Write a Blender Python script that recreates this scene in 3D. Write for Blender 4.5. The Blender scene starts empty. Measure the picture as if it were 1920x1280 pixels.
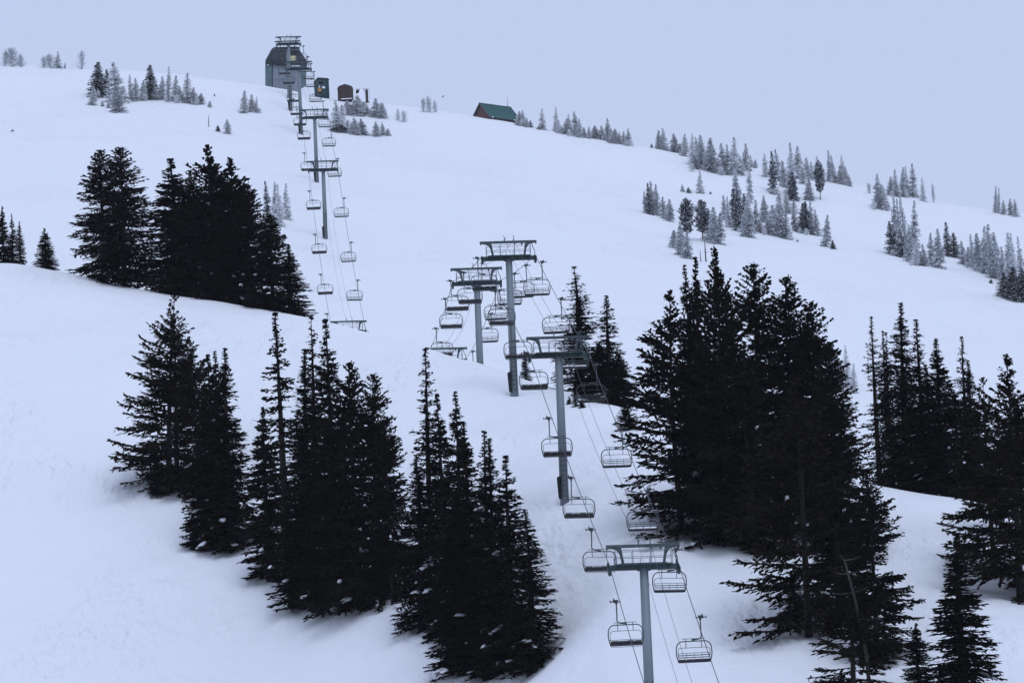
import bpy, math, random
import numpy as np
from mathutils import Matrix, Vector

# ------------------------------------------------------------------ camera
SC = bpy.context.scene
COL = SC.collection
R = math.radians
F_PX, PITCH, ROLL = 10600.0, R(9.0), R(2.4)          # focal length in pixels of a 1920 wide frame
FW = np.array([0.0, math.cos(PITCH), math.sin(PITCH)])
RT0 = np.array([1.0, 0.0, 0.0])
UP0 = np.array([0.0, -math.sin(PITCH), math.cos(PITCH)])
RT = RT0 * math.cos(ROLL) - UP0 * math.sin(ROLL)
UP = UP0 * math.cos(ROLL) + RT0 * math.sin(ROLL)
cam_d = bpy.data.cameras.new('camera')
cam_d.sensor_width = 36.0
cam_d.lens = 36.0 * F_PX / 1920.0
cam_d.clip_start = 1.0
cam_d.clip_end = 8000.0
cam = bpy.data.objects.new('camera', cam_d)
COL.objects.link(cam)
cam.matrix_world = Matrix(((RT[0], UP[0], -FW[0], 0), (RT[1], UP[1], -FW[1], 0), (RT[2], UP[2], -FW[2], 0), (0, 0, 0, 1)))
SC.camera = cam

# ------------------------------------------------------------------ overcast sky and soft sun
SUN_EL, SUN_AZ = R(56), R(160)                         # azimuth measured from +Y towards +X
W = bpy.data.worlds.new('World')
SC.world = W
W.use_nodes = True
wn, wl = W.node_tree.nodes, W.node_tree.links
wn.clear()
sky = wn.new('ShaderNodeTexSky')
sky.sky_type = 'NISHITA'
sky.sun_disc = False
sky.sun_elevation = SUN_EL
sky.sun_rotation = SUN_AZ
sk_scale = wn.new('ShaderNodeVectorMath'); sk_scale.operation = 'SCALE'
sk_scale.inputs['Scale'].default_value = 0.08
wl.new(sky.outputs[0], sk_scale.inputs[0])
deck = wn.new('ShaderNodeMix'); deck.data_type = 'RGBA'
deck.inputs[0].default_value = 0.93                   # cloud deck covers nearly all of the blue sky
deck.inputs[7].default_value = (0.565, 0.655, 0.908, 1)
wl.new(sk_scale.outputs[0], deck.inputs[6])
bg = wn.new('ShaderNodeBackground')
bg.inputs['Strength'].default_value = 1.0
wl.new(deck.outputs[2], bg.inputs['Color'])
wo = wn.new('ShaderNodeOutputWorld')
wl.new(bg.outputs[0], wo.inputs['Surface'])

sun_d = bpy.data.lights.new('sun', 'SUN')
sun_d.energy = 1.15
sun_d.angle = R(30)
sun_d.color = (0.76, 0.84, 1.0)
sun = bpy.data.objects.new('sun', sun_d)
COL.objects.link(sun)
sd = Vector((math.sin(SUN_AZ) * math.cos(SUN_EL), math.cos(SUN_AZ) * math.cos(SUN_EL), math.sin(SUN_EL)))
sun.rotation_euler = sd.to_track_quat('Z', 'Y').to_euler()
sun.location = (300, 100, 500)

SC.view_settings.view_transform = 'Standard'
SC.view_settings.look = 'None'
SC.view_settings.exposure = 0.0
SC.view_settings.gamma = 1.0
SC.view_settings.use_curve_mapping = False
SC.render.engine = 'CYCLES'
SC.cycles.use_denoising = True
SC.cycles.max_bounces = 6
SC.cycles.diffuse_bounces = 4
SC.cycles.glossy_bounces = 2
SC.cycles.transmission_bounces = 2
SC.cycles.transparent_max_bounces = 4
SC.cycles.volume_bounces = 0
SC.cycles.caustics_reflective = False
SC.cycles.caustics_refractive = False

rng = random.Random(11)

# ------------------------------------------------------------------ picture <-> place
def ray(px, py):
    dx = (np.asarray(px, float) - 960.0) / F_PX
    dy = (640.0 - np.asarray(py, float)) / F_PX
    return FW + dx[..., None] * RT + dy[..., None] * UP

def unproject(px, py, D):
    d = ray(px, py)
    return d * (np.asarray(D, float) / d[..., 1])[..., None]

def project(p):
    p = np.asarray(p, float)
    w = p @ FW
    return 960.0 + F_PX * (p @ RT) / w, 640.0 - F_PX * (p @ UP) / w

def mpp(p):
    return float(np.asarray(p) @ FW) / F_PX           # metres per photo pixel at a point

# ------------------------------------------------------------------ the slope: a near roll-over, a hidden bench, the upper slope, the summit ridge
CREST = [(0, 487), (150, 515), (300, 548), (450, 576), (560, 591), (690, 621), (790, 648), (880, 673), (970, 714), (1060, 736),
         (1150, 757), (1210, 775), (1400, 842), (1650, 912), (1830, 945), (1920, 972)]
CREST_D = [(0, 562), (500, 540), (900, 506), (1200, 470), (1650, 450), (1920, 440)]
RIDGE = [(0, 123), (150, 129), (300, 137), (400, 146), (470, 156), (560, 176), (640, 187), (760, 200), (880, 214), (960, 231),
         (1050, 247), (1180, 270), (1300, 296), (1400, 312), (1600, 347), (1750, 377), (1920, 406)]
RIDGE_D = [(0, 1110), (560, 1100), (1000, 1090), (1920, 1050)]
TR = math.tan(ROLL)

def lut(tab, px, tilt=True):
    xs, ys = np.array([t[0] for t in tab], float), np.array([t[1] for t in tab], float)
    px = np.asarray(px, float)
    y = np.interp(px, xs, ys)
    k = np.ones(9) / 9                                  # soften the corners
    y = sum(np.interp(px + o, xs, ys) for o in np.linspace(-60, 60, 9)) / 9.0
    if tilt:
        y = y + np.where(px > 1860, -(px - 1860) * TR, 0) + np.where(px < 60, -(px - 60) * TR, 0)
    return y

def knots(px):
    yc, dc, ys, ds = lut(CREST, px), lut(CREST_D, px, False), lut(RIDGE, px), lut(RIDGE_D, px, False)
    K = [(dc - 165, yc + 1560), (dc - 130, yc + 1036), (dc - 95, yc + 612), (dc - 70, yc + 372), (dc - 49, yc + 214), (dc - 25, yc + 84),
         (dc - 8, yc + 15), (dc, yc), (dc + 30, yc + 75), (dc + 115, yc + 203),
         (ds - 344, ys + 608), (ds - 300, ys + 455), (ds - 223, ys + 268), (ds - 145, ys + 163), (ds - 51, ys + 72), (ds - 15, ys + 16), (ds, ys),
         (ds + 60, ys + 45), (ds + 180, ys + 260), (ds + 420, ys + 700)]
    return np.stack([np.broadcast_to(k[0], px.shape) for k in K]), np.stack([np.broadcast_to(k[1], px.shape) for k in K])

def pchip(x, y, q):
    """x, y: (n, m) knots per column; q: (m,) or (k, m) abscissae"""
    h = np.diff(x, axis=0); d = np.diff(y, axis=0) / h
    m = np.zeros_like(y)
    w1 = 2 * h[1:] + h[:-1]; w2 = h[1:] + 2 * h[:-1]
    same = d[:-1] * d[1:] > 0
    with np.errstate(divide='ignore', invalid='ignore'):
        hm = (w1 + w2) / (w1 / d[:-1] + w2 / d[1:])
    m[1:-1] = np.where(same, hm, 0)
    m[0], m[-1] = d[0], d[-1]
    q = np.atleast_2d(q)
    out = np.zeros(np.broadcast_shapes(q.shape, (q.shape[0], x.shape[1])))
    qb = np.broadcast_to(q, out.shape)
    for i in range(x.shape[0] - 1):
        lo = x[i] if i else np.full_like(x[i], -1e9)
        hi = x[i + 1] if i < x.shape[0] - 2 else np.full_like(x[i], 1e9)
        t = (qb - x[i]) / h[i]
        v = ((2 * t**3 - 3 * t**2 + 1) * y[i] + (t**3 - 2 * t**2 + t) * h[i] * m[i]
             + (-2 * t**3 + 3 * t**2) * y[i + 1] + (t**3 - t**2) * h[i] * m[i + 1])
        sel = (qb >= lo) & (qb < hi)
        out = np.where(sel, v, out)
    return out

_nr = np.random.RandomState(5)
WAVES = [(a, L, th, ph) for a, L, n in ((0.16, 34, 5), (0.07, 13, 6), (0.03, 5.2, 6)) for th, ph in zip(_nr.rand(n) * 6.283, _nr.rand(n) * 6.283) for L in [L * (0.8 + 0.4 * _nr.rand())]]
def bumps(X, Y):
    z = 0
    for a, L, th, ph in WAVES:
        z = z + a * 0.5 * np.sin((X * math.cos(th) + Y * math.sin(th)) * 6.283 / L + ph + 0.8 * np.sin(X * 0.06 + Y * 0.045 + ph))
    return z

def surf(px, D):
    """points of the snow for photo columns px (m,) at ground distances D (k, m)"""
    px = np.asarray(px, float); D = np.atleast_2d(np.asarray(D, float))
    kx, ky = knots(px)
    dn = kx[0] + 4
    Dq = np.maximum(D, dn)
    y = pchip(kx, ky, Dq)
    p = unproject(np.broadcast_to(px, Dq.shape), y, Dq)
    t = np.clip((D - 170) / (dn - 170), 0, 1) ** 1.4
    p = p * (D / Dq)[..., None]
    zz = p[..., 2] * (Dq / D)
    p[..., 2] = np.where(D < dn, -2 + (zz + 2) * t, zz)
    p[..., 2] += bumps(p[..., 0], p[..., 1]) * np.clip(D / 300, 0, 1)
    return p

def on_snow(px, D):
    return surf(np.array([float(px)]), np.array([[float(D)]]))[0, 0]

def snow_at_pixel(px, py, far):
    """distance at which the column px meets the photo row py, on the near face or on the upper slope"""
    pa = np.array([float(px)])
    dc, ds = float(lut(CREST_D, pa, False)[0]), float(lut(RIDGE_D, pa, False)[0])
    Ds = np.linspace(ds - 420, ds, 400) if far else np.linspace(dc - 160, dc, 400)
    P = surf(np.repeat(pa, 400), Ds[None, :])[0]
    yy = project(P)[1]
    return float(Ds[int(np.argmin(np.abs(yy - py)))])

# ------------------------------------------------------------------ materials
def mat(name, base, rough=0.8, metal=0.0, spec=0.3, var=0.0, vscale=2.0, bump=0.0, bscale=20.0, stretch=None, col2=None):
    m = bpy.data.materials.new(name); m.use_nodes = True
    nt = m.node_tree; b = nt.nodes['Principled BSDF']
    b.inputs['Base Color'].default_value = (*base, 1)
    b.inputs['Roughness'].default_value = rough
    b.inputs['Metallic'].default_value = metal
    b.inputs['Specular IOR Level'].default_value = spec
    tc = nt.nodes.new('ShaderNodeTexCoord')
    src = tc.outputs['Object']
    if stretch:
        mp = nt.nodes.new('ShaderNodeMapping'); mp.inputs['Scale'].default_value = stretch
        nt.links.new(src, mp.inputs[0]); src = mp.outputs[0]
    if var or col2:
        n = nt.nodes.new('ShaderNodeTexNoise'); n.inputs['Scale'].default_value = vscale; n.inputs['Detail'].default_value = 5
        nt.links.new(src, n.inputs['Vector'])
        mx = nt.nodes.new('ShaderNodeMix'); mx.data_type = 'RGBA'
        c2 = col2 or tuple(min(1, c * (1 + var)) for c in base)
        c1 = base if col2 else tuple(c * (1 - var) for c in base)
        mx.inputs[6].default_value = (*c1, 1); mx.inputs[7].default_value = (*c2, 1)
        rp = nt.nodes.new('ShaderNodeMapRange'); rp.inputs[1].default_value = 0.35; rp.inputs[2].default_value = 0.65
        nt.links.new(n.outputs['Fac'], rp.inputs[0]); nt.links.new(rp.outputs[0], mx.inputs[0])
        nt.links.new(mx.outputs[2], b.inputs['Base Color'])
    if bump:
        n2 = nt.nodes.new('ShaderNodeTexNoise'); n2.inputs['Scale'].default_value = bscale; n2.inputs['Detail'].default_value = 4
        nt.links.new(src, n2.inputs['Vector'])
        bp = nt.nodes.new('ShaderNodeBump'); bp.inputs['Strength'].default_value = bump; bp.inputs['Distance'].default_value = 0.05
        nt.links.new(n2.outputs['Fac'], bp.inputs['Height']); nt.links.new(bp.outputs[0], b.inputs['Normal'])
    return m

def snow_material():
    m = bpy.data.materials.new('snow'); m.use_nodes = True
    nt = m.node_tree; L = nt.links; N = nt.nodes
    b = N['Principled BSDF']
    b.inputs['Roughness'].default_value = 0.75
    b.inputs['Specular IOR Level'].default_value = 0.25
    tc = N.new('ShaderNodeTexCoord')
    def noise(scale, detail, st=None, rot=0, dist=0.0):
        mp = N.new('ShaderNodeMapping'); mp.inputs['Scale'].default_value = st or (1, 1, 1); mp.inputs['Rotation'].default_value = (0, 0, rot)
        n = N.new('ShaderNodeTexNoise'); n.inputs['Scale'].default_value = scale; n.inputs['Detail'].default_value = detail; n.inputs['Distortion'].default_value = dist
        L.new(tc.outputs['Object'], mp.inputs[0]); L.new(mp.outputs[0], n.inputs['Vector'])
        return n.outputs['Fac']
    def math_(op, a, c):
        n = N.new('ShaderNodeMath'); n.operation = op
        for i, v in enumerate((a, c)):
            if isinstance(v, (int, float)): n.inputs[i].default_value = v
            else: L.new(v, n.inputs[i])
        return n.outputs[0]
    big = noise(0.022, 3, (1, 0.5, 1), 0.5)
    mid = noise(0.35, 4, (1, 0.35, 1), 0.45, 0.4)
    crud = noise(1.6, 5, (1, 0.8, 1), 0.2)
    tracks = noise(0.8, 2, (1.0, 0.05, 1), -0.62, 0.15)
    chop = N.new('ShaderNodeMapRange'); chop.inputs[1].default_value = 0.44; chop.inputs[2].default_value = 0.64
    L.new(noise(0.06, 3, (1, 0.7, 1), 0.3), chop.inputs[0])
    fine = math_('ADD', math_('MULTIPLY', crud, 0.20), math_('MULTIPLY', tracks, 0.72))
    h = math_('ADD', math_('MULTIPLY', mid, 0.32), math_('MULTIPLY', fine, math_('ADD', math_('MULTIPLY', chop.outputs[0], 0.85), 0.03)))
    bp = N.new('ShaderNodeBump'); bp.inputs['Strength'].default_value = 1.0; bp.inputs['Distance'].default_value = 1.0
    L.new(h, bp.inputs['Height']); L.new(bp.outputs[0], b.inputs['Normal'])
    mx = N.new('ShaderNodeMix'); mx.data_type = 'RGBA'
    mx.inputs[6].default_value = (0.73, 0.74, 0.76, 1); mx.inputs[7].default_value = (0.79, 0.795, 0.81, 1)
    L.new(math_('ADD', math_('MULTIPLY', big, 0.6), math_('MULTIPLY', mid, 0.4)), mx.inputs[0])
    L.new(mx.outputs[2], b.inputs['Base Color'])
    return m

def needle_material(name, dark, dark2, rime=None, amount=0.0):
    """needles; a share of them, picked per tuft, is coated in rime"""
    m = bpy.data.materials.new(name); m.use_nodes = True
    nt = m.node_tree; L = nt.links; N = nt.nodes
    b = N['Principled BSDF']; b.inputs['Roughness'].default_value = 0.95; b.inputs['Specular IOR Level'].default_value = 0.04
    at = N.new('ShaderNodeAttribute'); at.attribute_name = 'tuft'
    sp = N.new('ShaderNodeSeparateXYZ'); L.new(at.outputs['Vector'], sp.inputs[0])
    mx = N.new('ShaderNodeMix'); mx.data_type = 'RGBA'
    mx.inputs[6].default_value = (*dark, 1); mx.inputs[7].default_value = (*dark2, 1)
    L.new(sp.outputs['X'], mx.inputs[0])
    out = mx.outputs[2]
    if rime:
        lt = N.new('ShaderNodeMath'); lt.operation = 'LESS_THAN'; lt.inputs[1].default_value = amount
        L.new(sp.outputs['Y'], lt.inputs[0])
        m2 = N.new('ShaderNodeMix'); m2.data_type = 'RGBA'
        m2.inputs[7].default_value = (*rime, 1)
        L.new(lt.outputs[0], m2.inputs[0]); L.new(out, m2.inputs[6])
        out = m2.outputs[2]
    L.new(out, b.inputs['Base Color'])
    return m

M = {}
M['snow'] = snow_material()
M['clump'] = mat('fallen_snow', (0.84, 0.86, 0.9), 0.8, bump=0.4, bscale=6)
M['needle'] = needle_material('fir_needles', (0.007, 0.008, 0.006), (0.014, 0.012, 0.008))
M['needle_brown'] = needle_material('pine_needles', (0.008, 0.0075, 0.005), (0.019, 0.015, 0.008))
M['rime'] = needle_material('rimed_needles', (0.045, 0.05, 0.058), (0.12, 0.13, 0.15), (0.82, 0.84, 0.87), 0.74)
M['rime_light'] = needle_material('heavily_rimed_needles', (0.16, 0.17, 0.19), (0.3, 0.31, 0.33), (0.87, 0.88, 0.90), 0.88)
M['rime_dark'] = needle_material('dusted_needles', (0.016, 0.018, 0.021), (0.035, 0.04, 0.045), (0.70, 0.73, 0.77), 0.36)
M['bark'] = mat('bark', (0.016, 0.0135, 0.0115), 0.95, var=0.35, vscale=5, stretch=(3, 3, 0.6), bump=0.5, bscale=9)
M['bark_red'] = mat('reddish_bark', (0.12, 0.07, 0.05), 0.95, var=0.3, vscale=5, stretch=(3, 3, 0.6), bump=0.5, bscale=9)
M['dead'] = mat('dead_wood', (0.055, 0.048, 0.044), 0.95, var=0.3, vscale=4, stretch=(3, 3, 0.5), bump=0.4, bscale=8)
M['bark_rime'] = mat('rimed_bark', (0.12, 0.12, 0.13), 0.95, col2=(0.6, 0.63, 0.68), vscale=3)
M['pole'] = mat('galvanised_steel', (0.185, 0.215, 0.235), 0.6, 0.25, 0.4, var=0.10, vscale=1.2, stretch=(1, 1, 0.25))
M['green_steel'] = mat('dark_green_steel', (0.030, 0.052, 0.055), 0.6, 0.0, 0.4, var=0.3, vscale=3)
M['frame_steel'] = mat('grey_green_steel', (0.052, 0.070, 0.076), 0.6, 0.1, 0.4, var=0.2, vscale=3)
M['rail'] = mat('rail_steel', (0.10, 0.125, 0.14), 0.55, 0.3, 0.4, var=0.15)
M['black'] = mat('black_rubber', (0.012, 0.013, 0.017), 0.8, var=0.2, vscale=6)
M['chair_steel'] = mat('chair_steel', (0.055, 0.065, 0.072), 0.5, 0.4, 0.4, var=0.2, vscale=6)
M['rope'] = mat('wire_rope', (0.05, 0.055, 0.065), 0.6, 0.4, 0.4, var=0.2, vscale=8)
M['seat'] = mat('seat_vinyl', (0.013, 0.013, 0.017), 0.6, 0.0, 0.3, var=0.2, vscale=5)
M['station_wall'] = mat('grey_station_panel', (0.20, 0.222, 0.255), 0.7, var=0.10, vscale=0.8, stretch=(1, 1, 0.3))
M['station_side'] = mat('teal_station_panel', (0.105, 0.16, 0.17), 0.65, var=0.12, vscale=0.9)
M['station_roof'] = mat('dark_teal_roof', (0.020, 0.028, 0.036), 0.6, var=0.25, vscale=1.5)
M['glass'] = mat('dark_glass', (0.008, 0.010, 0.016), 0.55, 0.0, 0.15, var=0.2, vscale=1)
M['yellow'] = mat('yellow_panel', (0.45, 0.42, 0.24), 0.7, var=0.12, vscale=2)
M['white'] = mat('white_panel', (0.72, 0.74, 0.77), 0.6, var=0.06)
M['orange'] = mat('orange_box', (0.48, 0.22, 0.06), 0.7, var=0.15)
M['shed_green'] = mat('dark_green_boards', (0.022, 0.052, 0.055), 0.75, var=0.25, vscale=2, stretch=(4, 4, 0.4))
M['shed_brown'] = mat('brown_boards', (0.065, 0.045, 0.042), 0.85, var=0.3, vscale=2, stretch=(5, 5, 0.4), bump=0.3)
M['grey_sheet'] = mat('grey_sheet', (0.16, 0.19, 0.21), 0.6, var=0.15)
M['roof_green'] = mat('green_metal_roof', (0.034, 0.100, 0.095), 0.55, var=0.10, vscale=1.2)
M['log'] = mat('red_brown_logs', (0.15, 0.080, 0.076), 0.85, var=0.3, vscale=2, stretch=(1, 1, 5), bump=0.3)
M['trim'] = mat('pale_trim', (0.42, 0.42, 0.44), 0.7, var=0.1)

# ------------------------------------------------------------------ mesh helpers
class MB:
    def __init__(s): s.v, s.f = [], []
    def poly(s, pts, faces):
        o = len(s.v); s.v += [tuple(p) for p in pts]; s.f += [tuple(o + i for i in f) for f in faces]; return s
    def box(s, c, d, rot=None, taper=1.0):
        hx, hy, hz = d[0] / 2, d[1] / 2, d[2] / 2
        P = [Vector((x * hx * (taper if z > 0 else 1), y * hy * (taper if z > 0 else 1), z * hz)) for z in (-1, 1) for x, y in ((-1, -1), (1, -1), (1, 1), (-1, 1))]
        if rot: P = [rot @ p for p in P]
        return s.poly([p + Vector(c) for p in P], [(3, 2, 1, 0), (4, 5, 6, 7), (0, 1, 5, 4), (1, 2, 6, 5), (2, 3, 7, 6), (3, 0, 4, 7)])
    def tube(s, pts, r, n=6, closed=False):
        pts = [Vector(p) for p in pts]; m = len(pts); rs = r if isinstance(r, (list, tuple)) else [r] * m
        o = len(s.v); up = None
        for i, p in enumerate(pts):
            a = pts[(i - 1) % m] if (closed or i) else p; b = pts[(i + 1) % m] if (closed or i < m - 1) else p
            t = (b - a).normalized()
            if up is None: up = t.orthogonal().normalized()
            else:
                up = (up - t * up.dot(t)); up = up.normalized() if up.length > 1e-6 else t.orthogonal().normalized()
            w = t.cross(up)
            for k in range(n):
                an = 6.2831853 * k / n
                s.v.append(tuple(p + (up * math.cos(an) + w * math.sin(an)) * rs[i]))
        for i in range(m if closed else m - 1):
            for k in range(n):
                a, b = o + i * n + k, o + i * n + (k + 1) % n
                c, d = o + ((i + 1) % m) * n + (k + 1) % n, o + ((i + 1) % m) * n + k
                s.f.append((a, b, c, d))
        if not closed:
            s.f.append(tuple(o + k for k in range(n))[::-1]); s.f.append(tuple(o + (m - 1) * n + k for k in range(n)))
        return s
    def disc(s, c, axis, r, w, n=12):
        ax = Vector(axis).normalized(); c = Vector(c)
        return s.tube([c - ax * w / 2, c + ax * w / 2], r, n)
    def prism(s, prof, y0, y1):
        """profile of (x, z) points, pushed through from y0 to y1"""
        n = len(prof)
        P = [(x, y0, z) for x, z in prof] + [(x, y1, z) for x, z in prof]
        F = [tuple(range(n)), tuple(range(2 * n - 1, n - 1, -1))] + [(i, n + i, n + (i + 1) % n, (i + 1) % n) for i in range(n)]
        return s.poly(P, F)
    def mesh(s, name, m, smooth=False):
        me = bpy.data.meshes.new(name); me.from_pydata(s.v, [], s.f)
        if smooth: me.polygons.foreach_set('use_smooth', [True] * len(me.polygons))
        me.materials.append(m); me.update(); return me

def link(name, data, parent=None):
    o = bpy.data.objects.new(name, data); COL.objects.link(o)
    if parent is not None: o.parent = parent
    return o
def tag(o, label, cat, group=None):
    o['label'] = label; o['category'] = cat
    if group: o['group'] = group
    return o
def empty(name, loc, rz=0.0, label='', cat='', group=None):
    o = link(name, None); o.location = tuple(loc); o.rotation_euler = (0, 0, rz); o.empty_display_size = 0.5
    return tag(o, label, cat, group)

def np_mesh(name, V, Fq, m, attr=None, smooth=False):
    me = bpy.data.meshes.new(name)
    k = Fq.shape[1]
    me.vertices.add(len(V)); me.vertices.foreach_set('co', np.ascontiguousarray(V, np.float32).ravel())
    me.loops.add(Fq.size); me.loops.foreach_set('vertex_index', np.ascontiguousarray(Fq, np.int32).ravel())
    me.polygons.add(len(Fq)); me.polygons.foreach_set('loop_start', np.arange(0, Fq.size, k, dtype=np.int32))
    if smooth: me.polygons.foreach_set('use_smooth', np.ones(len(Fq), bool))
    if attr is not None:
        a = me.attributes.new('tuft', 'FLOAT_VECTOR', 'FACE'); a.data.foreach_set('vector', np.ascontiguousarray(attr, np.float32).ravel())
    me.materials.append(m); me.update(); me.validate(); return me

# ------------------------------------------------------------------ ground
ORD = ['first', 'second', 'third', 'fourth', 'fifth', 'sixth', 'seventh', 'eighth', 'ninth', 'tenth', 'eleventh', 'twelfth', 'thirteenth', 'fourteenth',
       'fifteenth', 'sixteenth', 'seventeenth', 'eighteenth', 'nineteenth', 'twentieth', 'twenty-first', 'twenty-second', 'twenty-third', 'twenty-fourth',
       'twenty-fifth', 'twenty-sixth', 'twenty-seventh', 'twenty-eighth', 'twenty-ninth', 'thirtieth']
WELLS = []                                              # (x, y, depth, radius) scoops the wind keeps open round trunks

def build_ground():
    px = np.concatenate([-8000 + np.array([0, 2500, 4500, 6000, 7000, 7500]), np.arange(-420, -60, 20), np.arange(-60, 1984, 5.0), np.arange(1990, 2340, 20),
                         np.array([2500, 2900, 3800, 5200, 7200, 9800])]).astype(float)
    D = np.concatenate([[6, 20, 50, 90, 130, 170, 200, 225, 250, 275, 295], np.arange(310, 560, 0.8), np.arange(560, 1130, 3.0), np.arange(1135, 1480, 25)])
    P = surf(px, np.repeat(D[:, None], len(px), 1))
    X, Y = P[..., 0], P[..., 1]
    for (wx, wy, dp, rr) in WELLS:
        r2 = ((X - wx) ** 2 + (Y - wy) ** 2) / rr ** 2
        P[..., 2] += -dp * np.exp(-r2 * 1.6) + dp * 0.45 * np.exp(-(((X - wx + 1.5 * rr) ** 2 + (Y - wy + 1.2 * rr) ** 2) / rr ** 2) * 0.9)
    n, m = D.size, px.size
    idx = np.arange(n * m).reshape(n, m)
    Fq = np.stack([idx[:-1, :-1], idx[:-1, 1:], idx[1:, 1:], idx[1:, :-1]], -1).reshape(-1, 4)
    me = np_mesh('snow_slope', P.reshape(-1, 3), Fq, M['snow'], smooth=True)
    o = link('snow_slope', me); o['kind'] = 'structure'
    v = MB().poly([(-1600, -400, -3), (1600, -400, -3), (1600, 1500, -3), (-1600, 1500, -3)], [(0, 1, 2, 3)])
    o2 = link('valley_floor', v.mesh('valley_floor', M['snow'])); o2['kind'] = 'structure'

# ------------------------------------------------------------------ lift towers
GAUGE = 4.62
TOWERS = [  # crossarm centre in the photo, ground distance, label
    (1207, 1062, 375, 'nearest grey lift tower, cut off by the bottom of the photo'),
    (1047, 666, 439, 'second nearest lift tower, its black base pad on open snow'),
    (954, 484, 485, 'third nearest lift tower, tallest above the near snow crest'),
    (894, 531, 535, 'fourth lift tower, its pole rising just behind the near snow crest'),
    (835, 677, 622, 'lift tower sunk behind the crest, left of the fourth tower'),
    (654, 622, 756, 'lone lift tower top poking out of the snow left of centre'),
    (606, 319, 877, 'lower tower of the upper slope with a black base pad'),
    (590, 221, 957, 'second tower up the upper slope, below the brown shed'),
    (560.5, 130, 1045, 'third tower up the upper slope, overlapping the lift station wall'),
    (541, 83, 1072, 'topmost lift tower, standing above the station roof'),
    (539, 91, 1088, 'tower directly behind the topmost one, close to the station'),
]
TP = [unproject(np.array(float(a)), np.array(float(b)), d) for a, b, d, _ in TOWERS]
TOW_BASE_PX = []

def frame_at(i):
    a = TP[max(i - 1, 0)]; b = TP[min(i + 1, len(TP) - 1)]
    d = b - a
    return math.atan2(-d[0], d[1]), math.atan2(d[2], math.hypot(d[0], d[1]))

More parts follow.
